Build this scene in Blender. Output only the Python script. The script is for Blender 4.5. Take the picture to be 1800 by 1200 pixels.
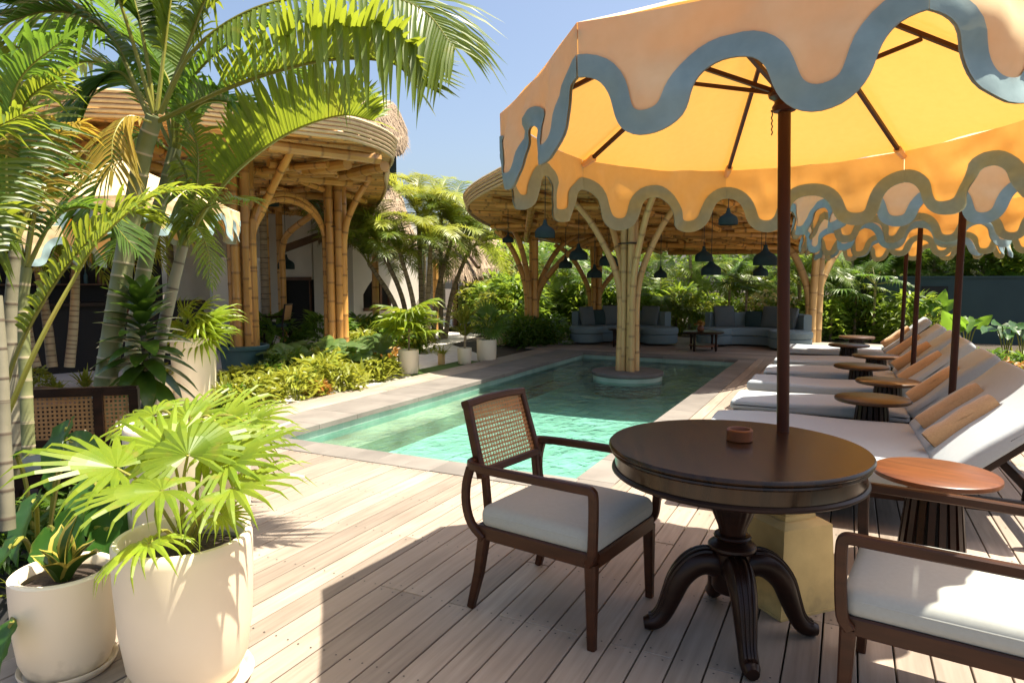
import bpy, math, random
from mathutils import Vector, Matrix, Quaternion, noise as mnoise
from math import sin, cos, pi, radians as R
random.seed(11)
S = bpy.context.scene
for o in list(bpy.data.objects): bpy.data.objects.remove(o)
COL = S.collection
V = Vector
# ---------------------------------------------------------------- camera
YAW = R(26.5); PITCH = math.atan(108/1180); EYE = V((0, 0, 1.45)); FPX = 1180.
cam = bpy.data.cameras.new('camera'); camo = bpy.data.objects.new('camera', cam); COL.objects.link(camo)
cam.sensor_width = 36; cam.lens = 36*FPX/1800; cam.clip_start = .05; cam.clip_end = 600
camo.location = EYE; camo.rotation_euler = (pi/2-PITCH, 0, YAW); S.camera = camo
# ---------------------------------------------------------------- sky, sun, exposure
SUN_EL, SUN_AZ = R(68.9), R(27.3)           # azimuth from +X towards +Y
w = bpy.data.worlds.new('World'); S.world = w; w.use_nodes = True
nt = w.node_tree; nt.nodes.clear()
sky = nt.nodes.new('ShaderNodeTexSky'); sky.sky_type = 'NISHITA'; sky.sun_disc = False
sky.sun_elevation = SUN_EL; sky.sun_rotation = pi/2-SUN_AZ
sky.air_density = 1.0; sky.dust_density = 4.0; sky.ozone_density = 1.2
bg = nt.nodes.new('ShaderNodeBackground'); bg.inputs[1].default_value = .086
wo = nt.nodes.new('ShaderNodeOutputWorld')
nt.links.new(sky.outputs[0], bg.inputs[0]); nt.links.new(bg.outputs[0], wo.inputs[0])
sl = bpy.data.lights.new('sun', 'SUN'); sl.energy = 5.0; sl.angle = R(.53); sl.color = (1, .91, .76)
so = bpy.data.objects.new('sun', sl); COL.objects.link(so); so.location = (10, 5, 30)
sd = V((cos(SUN_EL)*cos(SUN_AZ), cos(SUN_EL)*sin(SUN_AZ), sin(SUN_EL)))
so.rotation_euler = sd.to_track_quat('Z', 'Y').to_euler()
S.view_settings.view_transform = 'Standard'; S.view_settings.look = 'None'
S.view_settings.exposure = 1.40; S.view_settings.gamma = 1; S.view_settings.use_curve_mapping = False
S.cycles.max_bounces = 10; S.cycles.transparent_max_bounces = 12
S.cycles.diffuse_bounces = 4; S.cycles.transmission_bounces = 6
# ---------------------------------------------------------------- surveying: a sight line from the eye, met at a height or a distance
FW = V((-sin(YAW)*cos(PITCH), cos(YAW)*cos(PITCH), -sin(PITCH))); RT = V((cos(YAW), sin(YAW), 0)); UP = RT.cross(FW)
def sight(x, y): return FW*FPX + RT*(x-900) - UP*(y-600)
def G(x, y, z=0):
    d = sight(x, y); return EYE + d*((z-EYE.z)/d.z)
def D(x, y, dist): return EYE + sight(x, y)*(dist/FPX)
# ---------------------------------------------------------------- mesh builder
class M:
    def __init__(s): s.v = []; s.f = []; s.uv = []; s.mi = []
    def add(s, vs, fs, uvs=None, mi=0):
        b = len(s.v); s.v += [tuple(p) for p in vs]; s.f += [tuple(i+b for i in f) for f in fs]
        s.uv += uvs if uvs else [(0, 0)]*len(vs); s.mi += [mi]*len(fs); return s
    def box(s, c, d, rot=None, ch=0):
        x, y, z = d[0]/2, d[1]/2, d[2]/2
        if ch:
            k = ch
            vs = [(sx*(x), sy*(y), -z) for sx, sy in ((-1,-1),(1,-1),(1,1),(-1,1))] + [(sx*x, sy*y, z-k) for sx, sy in ((-1,-1),(1,-1),(1,1),(-1,1))] + [(sx*(x-k), sy*(y-k), z) for sx, sy in ((-1,-1),(1,-1),(1,1),(-1,1))]
            fs = [(3,2,1,0)] + [(a, (a+1)%4, (a+1)%4+4, a+4) for a in range(4)] + [(a+4, (a+1)%4+4, (a+1)%4+8, a+8) for a in range(4)] + [(8,9,10,11)]
        else:
            vs = [(sx*x, sy*y, sz*z) for sz in (-1,1) for sx, sy in ((-1,-1),(1,-1),(1,1),(-1,1))]
            fs = [(3,2,1,0),(4,5,6,7),(0,1,5,4),(1,2,6,5),(2,3,7,6),(3,0,4,7)]
        c = V(c)
        vs = [((rot @ V(p)) if rot else V(p)) + c for p in vs]
        return s.add(vs, fs)
    def rbox(s, c, d, r, n=3, rot=None, fn=None, sub=4):
        h = [q/2 for q in d]; c = V(c)
        def axis(hh):
            a = [-hh + r*(1-cos(pi/2*i/n)) for i in range(n+1)]; m = [-(hh-r) + 2*(hh-r)*i/sub for i in range(1, sub)]
            return a + m + [-q for q in reversed(a)]
        A = [axis(q) for q in h]
        for ax in range(3):
            u, v = (ax+1) % 3, (ax+2) % 3
            for sg in (-1, 1):
                vs = []; fs = []; nu, nv = len(A[u]), len(A[v])
                for i in range(nu):
                    for j in range(nv):
                        p = [0,0,0]; p[ax] = sg*h[ax]; p[u] = A[u][i]; p[v] = A[v][j]
                        q = [max(-(h[k]-r), min(h[k]-r, p[k])) for k in range(3)]
                        dd = V(p)-V(q)
                        if dd.length > 0: dd = dd.normalized()*r
                        p = V(q)+dd
                        if fn: p = fn(p)
                        vs.append((rot @ p if rot else p)+c)
                for i in range(nu-1):
                    for j in range(nv-1):
                        f = (i*nv+j, (i+1)*nv+j, (i+1)*nv+j+1, i*nv+j+1)
                        fs.append(f if sg > 0 else f[::-1])
                s.add(vs, fs)
        return s
    def tube(s, pts, r, n=8, caps=True, uvv=None, flat=1.0, up=None):
        pts = [V(p) for p in pts]; k = len(pts)
        rr = r if isinstance(r, (list, tuple)) else [r]*k
        T = [(pts[min(i+1,k-1)]-pts[max(i-1,0)]).normalized() for i in range(k)]
        a = V(up) if up else (V((0,0,1)) if abs(T[0].z) < .9 else V((1,0,0)))
        N = (a - T[0]*a.dot(T[0])).normalized(); vs = []; uvs = []
        for i in range(k):
            N = (N - T[i]*N.dot(T[i])).normalized(); B = T[i].cross(N)
            for j in range(n):
                t = 2*pi*j/n + pi/n; vs.append(pts[i] + (N*cos(t)*flat + B*sin(t))*rr[i]); uvs.append((j/n, uvv[i] if uvv else 0))
        fs = [(i*n+j, i*n+(j+1)%n, (i+1)*n+(j+1)%n, (i+1)*n+j) for i in range(k-1) for j in range(n)]
        if caps: fs += [tuple(range(n))[::-1], tuple((k-1)*n+j for j in range(n))]
        return s.add(vs, fs, uvs)
    def lathe(s, prof, n=32, c=(0,0,0), cap=True, fn=None):
        vs = []
        for r, z in prof:
            for j in range(n):
                t = 2*pi*j/n; q = r*(fn(t, z) if fn else 1); vs.append((c[0]+q*cos(t), c[1]+q*sin(t), c[2]+z))
        k = len(prof)
        fs = [(i*n+j, i*n+(j+1)%n, (i+1)*n+(j+1)%n, (i+1)*n+j) for i in range(k-1) for j in range(n)]
        if cap: fs += [tuple(range(n))[::-1], tuple((k-1)*n+j for j in range(n))]
        return s.add(vs, fs)
    def grid(s, rows, closed=False):
        n = len(rows[0]); vs = [p for r in rows for p in r]
        fs = [(i*n+j, i*n+(j+1)%n, (i+1)*n+(j+1)%n, (i+1)*n+j) for i in range(len(rows)-1) for j in range(n if closed else n-1)]
        return s.add(vs, fs)
    def prism(s, poly, z0, z1):
        n = len(poly)
        vs = [(x, y, z0) for x, y in poly]+[(x, y, z1) for x, y in poly]
        return s.add(vs, [tuple(range(n))[::-1], tuple(range(n, 2*n))]+[(i, (i+1)%n, n+(i+1)%n, n+i) for i in range(n)])
    def mesh(s, name, smooth=True, mats=()):
        me = bpy.data.meshes.new(name); me.from_pydata(s.v, [], s.f)
        u = me.uv_layers.new(name='UVMap'); idx = [0]*len(me.loops); me.loops.foreach_get('vertex_index', idx)
        u.data.foreach_set('uv', [q for i in idx for q in s.uv[i]])
        if smooth:
            me.polygons.foreach_set('use_smooth', [True]*len(me.polygons))
            try: me.set_sharp_from_angle(angle=R(38 if smooth is True else smooth))
            except Exception: pass
        for m in mats: me.materials.append(m)
        if len(mats) > 1: me.polygons.foreach_set('material_index', s.mi)
        me.update(); return me
def obj(name, m, mat, parent=None, loc=(0,0,0), rot=(0,0,0), smooth=True, kind=None, label=None, sc=None):
    mats = mat if isinstance(mat, (list, tuple)) else [mat]
    me = m.mesh(name, smooth, mats) if isinstance(m, M) else m
    o = bpy.data.objects.new(name, me); COL.objects.link(o); o.location = loc; o.rotation_euler = rot
    if sc: o.scale = (sc, sc, sc) if isinstance(sc, (int, float)) else sc
    if parent: o.parent = parent
    if kind: o['kind'] = kind
    if label: o['label'] = label
    return o
def thing(name, label, cat, loc=(0,0,0), rz=0, group=None, tilt=None):
    o = bpy.data.objects.new(name, None); COL.objects.link(o); o.location = loc; o.empty_display_size = .1
    o.rotation_euler = (tilt[0], tilt[1], rz) if tilt else (0, 0, rz)
    return tag(o, label, cat, group)
def tag(o, label, cat, group=None):
    o['label'] = label; o['category'] = cat
    if group: o['group'] = group
    return o
def dup(root, loc, rz=None, label=None, group=None, sc=None):
    r = root.copy(); COL.objects.link(r); r.location = loc
    if rz is not None: r.rotation_euler.z = rz
    if label: r['label'] = label
    if group: r['group'] = group
    if sc: r.scale = (sc, sc, sc)
    for ch in list(root.children):
        c = ch.copy(); COL.objects.link(c); c.parent = r
        for g in list(ch.children):
            d = g.copy(); COL.objects.link(d); d.parent = c
    return r
def rz(a): return Matrix.Rotation(a, 3, 'Z')
def spline(ps, n):
    ps = [V(p) for p in ps]
    if len(ps) == 2: return [ps[0].lerp(ps[1], i/n) for i in range(n+1)]
    q = [2*ps[0]-ps[1]]+ps+[2*ps[-1]-ps[-2]]; out = []; m = len(ps)-1
    for i in range(n+1):
        t = i/n*m; k = min(int(t), m-1); t -= k; a, b, c, d = q[k:k+4]
        out.append(.5*((2*b)+(c-a)*t+(2*a-5*b+4*c-d)*t*t+(3*b-a-3*c+d)*t*t*t))
    return out
# ---------------------------------------------------------------- materials
def _nt(name):
    m = bpy.data.materials.new(name); m.use_nodes = True; t = m.node_tree; t.nodes.clear()
    return m, t, t.nodes.new, t.links.new
def _col(t, c1, c2, scale, stretch, rand, contrast=.5, detail=5, coord='Object'):
    N, L = t.nodes.new, t.links.new
    tc = N('ShaderNodeTexCoord'); mp = N('ShaderNodeMapping'); mp.inputs['Scale'].default_value = stretch
    L(tc.outputs[coord], mp.inputs[0]); no = N('ShaderNodeTexNoise'); no.inputs['Scale'].default_value = scale; no.inputs['Detail'].default_value = detail
    oi = N('ShaderNodeObjectInfo')
    if rand:
        ad = N('ShaderNodeVectorMath'); ad.operation = 'ADD'; sc = N('ShaderNodeVectorMath'); sc.operation = 'SCALE'; sc.inputs['Scale'].default_value = 37
        cb = N('ShaderNodeCombineXYZ'); L(oi.outputs['Random'], cb.inputs[0]); L(oi.outputs['Random'], cb.inputs[2]); L(cb.outputs[0], sc.inputs[0])
        L(mp.outputs[0], ad.inputs[0]); L(sc.outputs[0], ad.inputs[1]); L(ad.outputs[0], no.inputs[0])
    else: L(mp.outputs[0], no.inputs[0])
    rp = N('ShaderNodeValToRGB'); rp.color_ramp.elements[0].position = .5-contrast/2; rp.color_ramp.elements[1].position = .5+contrast/2
    rp.color_ramp.elements[0].color = (*c1, 1); rp.color_ramp.elements[1].color = (*c2, 1); L(no.outputs[0], rp.inputs[0])
    out = rp.outputs[0]
    if rand:
        hs = N('ShaderNodeHueSaturation'); mr = N('ShaderNodeMapRange'); mr.inputs[3].default_value = 1-rand; mr.inputs[4].default_value = 1+rand
        L(oi.outputs['Random'], mr.inputs[0]); L(mr.outputs[0], hs.inputs['Value']); L(out, hs.inputs['Color']); out = hs.outputs[0]
    return out, no, mp
def _bump(t, src, strength, dist):
    b = t.nodes.new('ShaderNodeBump'); b.inputs['Strength'].default_value = strength; b.inputs['Distance'].default_value = dist
    t.links.new(src, b.inputs['Height']); return b.outputs[0]
def mat(name, c1, c2=None, scale=6, stretch=(1,1,1), rough=.6, rand=0, bump=0, bdist=.01, contrast=.5, spec=.5, coat=0, node=None, trans=None, detail=5, sheen=0):
    m, t, N, L = _nt(name); c2 = c2 or tuple(q*.82 for q in c1)
    col, no, mp = _col(t, c1, c2, scale, stretch, rand, contrast, detail)
    if node:                       # dark rings where the mesh carries a joint (uv.y = 1)
        uv = N('ShaderNodeUVMap'); uv.uv_map = 'UVMap'; sp = N('ShaderNodeSeparateXYZ'); L(uv.outputs[0], sp.inputs[0])
        mx = N('ShaderNodeMix'); mx.data_type = 'RGBA'; L(sp.outputs[1], mx.inputs[0]); L(col, mx.inputs[6]); mx.inputs[7].default_value = (*node, 1); col = mx.outputs[2]
    p = N('ShaderNodeBsdfPrincipled'); L(col, p.inputs['Base Color']); p.inputs['Roughness'].default_value = rough
    p.inputs['Specular IOR Level'].default_value = spec; p.inputs['Coat Weight'].default_value = coat; p.inputs['Coat Roughness'].default_value = .12
    if sheen: p.inputs['Sheen Weight'].default_value = sheen
    if bump: L(_bump(t, no.outputs[0], bump, bdist), p.inputs['Normal'])
    o = N('ShaderNodeOutputMaterial'); out = p.outputs[0]
    if trans:
        tr = N('ShaderNodeBsdfTranslucent'); tr.inputs[0].default_value = (*trans[0], 1); ms = N('ShaderNodeMixShader'); ms.inputs[0].default_value = trans[1]
        L(out, ms.inputs[1]); L(tr.outputs[0], ms.inputs[2]); out = ms.outputs[0]
    L(out, o.inputs[0]); return m
def leaf(name, c1, c2, tc, tf=.42, rough=.38, rand=.3, scale=3):
    m, t, N, L = _nt(name); col, no, mp = _col(t, c1, c2, scale, (1,1,1), rand, .6, 3)
    n2 = N('ShaderNodeTexNoise'); n2.inputs['Scale'].default_value = 4.5; n2.inputs['Detail'].default_value = 6; L(mp.outputs[0], n2.inputs[0]); r2 = N('ShaderNodeMapRange'); r2.inputs[1].default_value = .60; r2.inputs[2].default_value = .74; r2.inputs[4].default_value = .55; L(n2.outputs[0], r2.inputs[0])
    my = N('ShaderNodeMix'); my.data_type = 'RGBA'; L(r2.outputs[0], my.inputs[0]); L(col, my.inputs[6]); my.inputs[7].default_value = (.30,.22,.05,1); col = my.outputs[2]      # yellowing and browning patches
    p = N('ShaderNodeBsdfPrincipled'); L(col, p.inputs['Base Color']); p.inputs['Roughness'].default_value = rough; p.inputs['Specular IOR Level'].default_value = .45
    tr = N('ShaderNodeBsdfTranslucent'); mx = N('ShaderNodeMix'); mx.data_type = 'RGBA'; mx.inputs[0].default_value = .75; L(col, mx.inputs[6]); mx.inputs[7].default_value = (*tc, 1)
    L(mx.outputs[2], tr.inputs[0]); ms = N('ShaderNodeMixShader'); ms.inputs[0].default_value = tf
    L(p.outputs[0], ms.inputs[1]); L(tr.outputs[0], ms.inputs[2]); o = N('ShaderNodeOutputMaterial'); L(ms.outputs[0], o.inputs[0]); return m
DARKWOOD = mat('dark stained wood', (.024,.0085,.0045), (.009,.0035,.002), 5, (1,1,6), .36, bump=.05, spec=.28)
CHAIRWOOD = mat('brown stained wood', (.062,.020,.008), (.026,.009,.004), 6, (1,1,5), .40, bump=.05, spec=.30, rand=.1)
TABLETOPM = mat('polished dark table top', (.040,.018,.005), (.008,.004,.0015), 2.5, (9,1,1), .25, bump=.02, spec=.38)
POLEWOOD = mat('pole wood', (.050,.013,.006), (.024,.007,.003), 5, (1,1,.3), .42, spec=.25)
REDWOOD = mat('reddish tabletop wood', (.17,.055,.018), (.085,.028,.010), 5, (1,7,1), .38, spec=.4, rand=.15)
def deckmat():
    m, t, N, L = _nt('weathered deck board')
    col, no, mp = _col(t, (.345,.285,.23), (.235,.19,.15), 5, (9,.55,9), .24, .5, 8)
    oi = N('ShaderNodeObjectInfo'); mx = N('ShaderNodeMix'); mx.data_type = 'RGBA'
    r2 = N('ShaderNodeMath'); r2.operation = 'MULTIPLY'; r2.inputs[1].default_value = 7.31; L(oi.outputs['Random'], r2.inputs[0])
    fr = N('ShaderNodeMath'); fr.operation = 'FRACT'; L(r2.outputs[0], fr.inputs[0]); mr = N('ShaderNodeMapRange'); mr.inputs[1].default_value = .3; mr.inputs[4].default_value = .55; L(fr.outputs[0], mr.inputs[0])
    L(mr.outputs[0], mx.inputs[0]); L(col, mx.inputs[6]); mx.inputs[7].default_value = (.315,.255,.205,1)
    n2 = N('ShaderNodeTexNoise'); n2.inputs['Scale'].default_value = 1.3; n2.inputs['Detail'].default_value = 4; ge = N('ShaderNodeNewGeometry'); L(ge.outputs['Position'], n2.inputs[0])
    hs = N('ShaderNodeHueSaturation'); m2 = N('ShaderNodeMapRange'); m2.inputs[1].default_value = .3; m2.inputs[2].default_value = .7; m2.inputs[3].default_value = .82; m2.inputs[4].default_value = 1.12
    L(n2.outputs[0], m2.inputs[0]); L(m2.outputs[0], hs.inputs['Value']); L(mx.outputs[2], hs.inputs['Color'])
    p = N('ShaderNodeBsdfPrincipled'); L(hs.outputs[0], p.inputs['Base Color']); p.inputs['Roughness'].default_value = .62; p.inputs['Specular IOR Level'].default_value = .35
    L(_bump(t, no.outputs[0], .35, .004), p.inputs['Normal']); o = N('ShaderNodeOutputMaterial'); L(p.outputs[0], o.inputs[0]); return m
DECK = deckmat()
SCREW = mat('rusted screw', (.02,.016,.014), rough=.5)
STONE = mat('grey coping stone', (.215,.195,.172), (.135,.122,.108), 3, rough=.75, rand=.16, bump=.25, bdist=.004, detail=9)
DARKSTONE = mat('island stone', (.13,.12,.115), (.09,.085,.08), 6, rough=.7, bump=.2)
BAMBOO = mat('golden bamboo', (.66,.36,.095), (.44,.21,.05), 4, (1,1,.5), .38, rand=.26, node=(.25,.12,.035), contrast=.7)
BAMBOO2 = mat('dry straw bamboo', (.68,.46,.20), (.46,.29,.11), 4, (1,1,.5), .42, rand=.24, node=(.27,.165,.07), contrast=.7)
STRIP = mat('split bamboo strip', (.66,.50,.29), (.50,.36,.19), 8, (1,1,1), .5, rand=.12)
WHITEWALL = mat('white plaster', (.74,.70,.63), (.66,.62,.55), 2, rough=.85, bump=.1)
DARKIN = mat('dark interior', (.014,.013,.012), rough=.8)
TEALWALL = mat('dark teal render', (.030,.058,.058), (.022,.045,.046), 2, rough=.8, bump=.1)
TEALPOT = mat('teal glazed planter', (.045,.11,.115), (.03,.08,.085), 3, rough=.4)
POT = mat('cream glazed pot', (.86,.755,.58), (.74,.63,.46), 2.6, rough=.45, bump=.12, bdist=.006, contrast=.7, detail=9)
TABLESHADE = mat('shaded side table top', (.075,.034,.010), (.040,.017,.006), 5, (1,7,1), .36, spec=.4, rand=.15)  # darker copy for tops out of the sun, shade put into the colour
def grime(m, col, h):               # splashed soil round the foot
    t = m.node_tree; N, L = t.nodes.new, t.links.new; p = [n for n in t.nodes if n.type == 'BSDF_PRINCIPLED'][0]; src = p.inputs['Base Color'].links[0].from_socket
    tc = N('ShaderNodeTexCoord'); sp = N('ShaderNodeSeparateXYZ'); L(tc.outputs['Object'], sp.inputs[0]); no = N('ShaderNodeTexNoise'); no.inputs['Scale'].default_value = 14; no.inputs['Detail'].default_value = 8; L(tc.outputs['Object'], no.inputs[0])
    a = N('ShaderNodeMapRange'); a.inputs[1].default_value = 0; a.inputs[2].default_value = h; a.inputs[3].default_value = .62; a.inputs[4].default_value = .22; L(sp.outputs[2], a.inputs[0])
    g = N('ShaderNodeMath'); g.operation = 'MULTIPLY_ADD'; L(a.outputs[0], g.inputs[0]); g.inputs[1].default_value = 1; g.inputs[2].default_value = -.55; s = N('ShaderNodeMath'); s.operation = 'ADD'; L(g.outputs[0], s.inputs[0]); L(no.outputs[0], s.inputs[1])
    r = N('ShaderNodeMapRange'); r.inputs[1].default_value = .42; r.inputs[2].default_value = .72; r.inputs[4].default_value = .5; L(s.outputs[0], r.inputs[0])
    mx = N('ShaderNodeMix'); mx.data_type = 'RGBA'; L(r.outputs[0], mx.inputs[0]); L(src, mx.inputs[6]); mx.inputs[7].default_value = (*col, 1); L(mx.outputs[2], p.inputs['Base Color'])
SOIL = mat('potting soil', (.045,.028,.018), (.02,.013,.009), 40, rough=.95, bump=.8, bdist=.02)
GREYFAB = mat('pale grey upholstery', (.36,.385,.36), (.33,.35,.325), 60, rough=.85, bump=.12, bdist=.001, sheen=.2)
LOUNGE = mat('grey lounger fabric', (.37,.41,.44), (.34,.38,.405), 50, rough=.85, bump=.1, bdist=.001, rand=.05)
SOFA = mat('slate blue sofa fabric', (.155,.215,.235), (.13,.185,.205), 50, rough=.9, bump=.1, bdist=.001, rand=.1)
PILLOWG = mat('grey pillow fabric', (.11,.13,.132), (.09,.11,.112), 50, rough=.9, rand=.1)
PILLOWD = mat('dark teal pillow fabric', (.02,.045,.045), rough=.9)
TOWEL = mat('tan terry towel', (.52,.32,.155), (.43,.255,.12), 90, rough=.95, bump=.9, bdist=.004, rand=.1, sheen=.5)
CANE = mat('woven cane', (.46,.25,.10), (.33,.165,.06), 30, rough=.5)
LAMP = mat('dark pendant clay', (.022,.040,.042), (.016,.03,.032), 6, rough=.8, spec=.2)
PEDESTAL = mat('cream stone pedestal', (.70,.53,.215), (.46,.33,.13), 5, rough=.8, bump=.5, detail=10, contrast=.45)
grime(POT, (.33,.25,.16), .16); grime(PEDESTAL, (.20,.155,.08), .22)
THATCH = mat('alang thatch', (.36,.27,.18), (.17,.12,.075), 14, (1,1,.25), .9, bump=.8, bdist=.05, detail=9)
SAND = mat('white sand', (.74,.70,.62), (.60,.56,.49), 9, rough=.9, bump=.4, bdist=.02, detail=9)
EARTH = mat('garden earth', (.075,.055,.035), (.03,.024,.016), 5, rough=.95, bump=.6, bdist=.05, detail=9)
LAWN = mat('lawn', (.085,.15,.022), (.05,.10,.015), 20, rough=.9, bump=.6, bdist=.03)
BROWNWOOD = mat('timber beam', (.14,.06,.025), (.08,.032,.014), 6, rough=.5)
BLACK = mat('black metal', (.012,.012,.013), rough=.4)
TRUNKG = mat('green ringed palm stem', (.15,.185,.055), (.21,.215,.10), 6, (1,1,.4), .45, rand=.12, node=(.43,.36,.23), contrast=.6)
TRUNKGREY = mat('grey ringed palm stem', (.30,.27,.19), (.17,.16,.10), 7, (1,1,.5), .6, rand=.12, node=(.10,.075,.05), contrast=.6)
TRUNKB = mat('brown palm trunk', (.36,.28,.18), (.22,.165,.10), 8, (1,1,3), .8, rand=.2, node=(.09,.06,.04), bump=.3)
PETIOLE = leaf('yellow green stalk', (.30,.28,.05), (.22,.23,.04), (.4,.35,.05), .12)
L_PALM = leaf('palm leaflet green', (.085,.155,.018), (.14,.195,.026), (.40,.46,.03), .46)
L_DEEP = leaf('deep green palm leaflet', (.050,.115,.017), (.095,.16,.024), (.22,.38,.03), .42)
L_YEL = leaf('yellowing palm leaflet', (.34,.22,.035), (.21,.20,.035), (.62,.42,.05), .45)
L_FAN = leaf('bright fan palm leaf', (.12,.225,.018), (.25,.32,.022), (.50,.58,.03), .46, rand=.15)
L_BROAD = leaf('large heart leaf green', (.025,.080,.013), (.045,.115,.018), (.10,.28,.02), .36, .34, .2)
L_LIME = leaf('lime elephant ear leaf', (.075,.17,.02), (.11,.22,.03), (.30,.52,.04), .46)
L_DRAC = leaf('dark dracaena leaf', (.030,.075,.012), (.060,.115,.016), (.14,.26,.02), .26, .28)
L_BED = leaf('yellow green bed foliage', (.17,.225,.025), (.26,.275,.035), (.50,.50,.05), .40, .4, .35)
L_ROUND = leaf('round bed leaf', (.075,.14,.035), (.12,.185,.05), (.26,.38,.07), .32, .42, .25)
L_JUN = leaf('jungle leaf', (.085,.165,.022), (.165,.235,.035), (.36,.48,.04), .48, .36, .4)
L_RED = leaf('orange croton leaf', (.30,.09,.02), (.25,.20,.03), (.5,.22,.04), .35)
L_VAR = leaf('yellow edged snake plant leaf', (.42,.36,.07), (.38,.30,.05), (.5,.4,.08), .15)
L_CREAM = leaf('pale flower cluster', (.62,.52,.20), (.55,.36,.20), (.7,.6,.3), .35)
CANVAS = mat('cream canvas', (.78,.62,.36), (.74,.575,.325), 30, rough=.85, trans=((1.0,.435,.058), .245), bump=.06, bdist=.002)
TRIM = mat('blue grey tape', (.30,.42,.43), (.25,.36,.37), 30, rough=.85, trans=((.30,.26,.14), .22), bump=.25, bdist=.003)
# ================================================================ the setting
PX0, PX1, PY0, PY1 = -4.75, -1.71, 4.50, 12.75
g_ = M()
for a, b, c, d in ((-90,PX0-.05,-40,120),(PX1+.05,90,-40,120),(PX0-.05,PX1+.05,-40,PY0-.05),(PX0-.05,PX1+.05,PY1+.05,120)): g_.add([(a,c,-.42),(b,c,-.42),(b,d,-.42),(a,d,-.42)], [(0,1,2,3)])
ground = obj('ground', g_, EARTH, kind='structure')
# garden soil left of the deck, white sand paths, lawn
def sheet(name, poly, z, m, kind='structure'):
    return obj(name, M().add([(x, y, z) for x, y in poly], [tuple(range(len(poly)))]), m, kind=kind)
bed = M().prism([(-30,-4),(-2.55,-4),(-2.55,2.05),(-3.4,2.05),(-3.4,3.2),(-5.86,3.2),(-5.86,17.3),(-30,17.3)], -.41, -.06); obj('garden_bed', bed, EARTH, kind='structure', smooth=False)
obj('garden_bed', M().prism([(1.62,-4),(12,-4),(12,40),(-30,40),(-30,17.32),(1.62,17.32)], -.41, -.062), EARTH, kind='structure', smooth=False)
sheet('sand_path', [(-6.9,3.6),(-5.87,3.7),(-5.87,5.6),(-6.3,6.6),(-7.4,6.3),(-7.3,4.6)], -.045, SAND)
sheet('sand_path', [(-5.87,8.35),(-5.87,10.3),(-6.4,11.6),(-8.2,13.3),(-9.0,16.4),(-11,22),(-14,22),(-11.6,16),(-9.2,12.2),(-8.2,9.6),(-7.0,8.5)], -.045, SAND)
sheet('gravel', [(-9.6,5.0),(-5.87,3.72),(-5.87,8.34),(-7.0,8.49),(-8.2,9.59),(-9.6,10.5)], -.05, SAND)
sheet('bounce_floor', [(-24,5.5),(-9.62,5.0),(-9.62,10.6),(-11.2,13.6),(-12.6,18),(-24,18)], -.052, WHITEWALL)  # pale floor added to bounce light up under the left roof
sheet('lawn_strip', [(-5.88,8.5),(-5.88,10.7),(-6.35,10.7),(-6.35,8.8)], -.035, LAWN)
sheet('lawn', [(-10.8,16.5),(-7.2,16.2),(-7.6,20),(-12,21)], -.045, LAWN)
# deck: every board its own mesh
deck = bpy.data.objects.new('deck', None); COL.objects.link(deck); deck['kind'] = 'structure'
scr = M(); rnd = random.Random(5)
def plank(x0, x1, y0, y1, along='y'):
    L = (y1-y0-.004) if along == 'y' else (x1-x0-.004)
    W = (x1-x0-.007) if along == 'y' else (y1-y0-.007)
    m = M().box((0,0,0), (W, L, .03) if along == 'y' else (W, L, .03), ch=.0025)
    o = obj('plank', m, DECK, deck, ((x0+x1)/2, (y0+y1)/2, -.015+rnd.uniform(-.0012,.0012)), (rnd.uniform(-.0006,.0006), rnd.uniform(-.003,.003), 0 if along == 'y' else pi/2), smooth=False)
    if along == 'y':
        for yy in [y0+.035]+[q for q in [(-2+.56*k) for k in range(24)] if y0+.08 < q < y1-.08]+[y1-.035]:
            if yy > 8.5: continue
            for s in (-1, 1):
                cx = (x0+x1)/2+s*(W/2-.028)+rnd.uniform(-.004,.004); cy = yy+rnd.uniform(-.006,.006)
                scr.add([(cx+.0042*cos(a*pi/3), cy+.0042*sin(a*pi/3), .0022) for a in range(6)], [tuple(range(6))])
pw = .127; x = -5.37
JY = [-2+.56*k for k in range(40)]
while x < 1.55:
    right = x > -1.44
    y0, y1 = (-.3 if x > -2.95 else 2.0 if x > -3.5 else 3.1), (13.05 if right else 4.20)
    if x > -1.44 and x-pw <= -1.44: pass
    cuts = [y0]
    while True:
        nx = cuts[-1]+rnd.choice((1.68,2.24,2.8) if not right else (2.8,3.36,3.92))
        nx = min(JY, key=lambda q: abs(q-nx))
        if nx > y1-.6: break
        cuts.append(nx)
    cuts.append(y1)
    for a, b in zip(cuts, cuts[1:]): plank(x, x+pw, a, b)
    x += pw
for k in range(5):                                   # strip beside the pool, left
    x = -5.84+k*.096
    for a, b in ((4.22,7.1),(7.1,9.9),(9.9,13.04)): plank(x, x+.096, a+(.3 if k % 2 else 0)*(a > 5), b+(.3 if k % 2 else 0)*(b < 13))
y = 13.07
while y < 17.2:                                      # sofa terrace, boards across
    for a, b in ((-6.2,-3.6+.5*(int(y*10) % 3)),(-3.6+.5*(int(y*10) % 3),-1.1),(-1.1,1.6)): plank(a, b, y, y+.19, 'x')
    y += .19
obj('screw_heads', scr, SCREW, deck, kind='stuff', smooth=False)
obj('joists', M().box((-1.9,1.7,-.09), (7.1,5.0,.08)).box((.09,8.6,-.09), (3.0,8.9,.08)).box((-5.6,8.6,-.09), (.5,8.9,.08)).box((-2.3,15.2,-.09), (7.9,4.2,.08)), DARKIN, deck, smooth=False)
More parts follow.
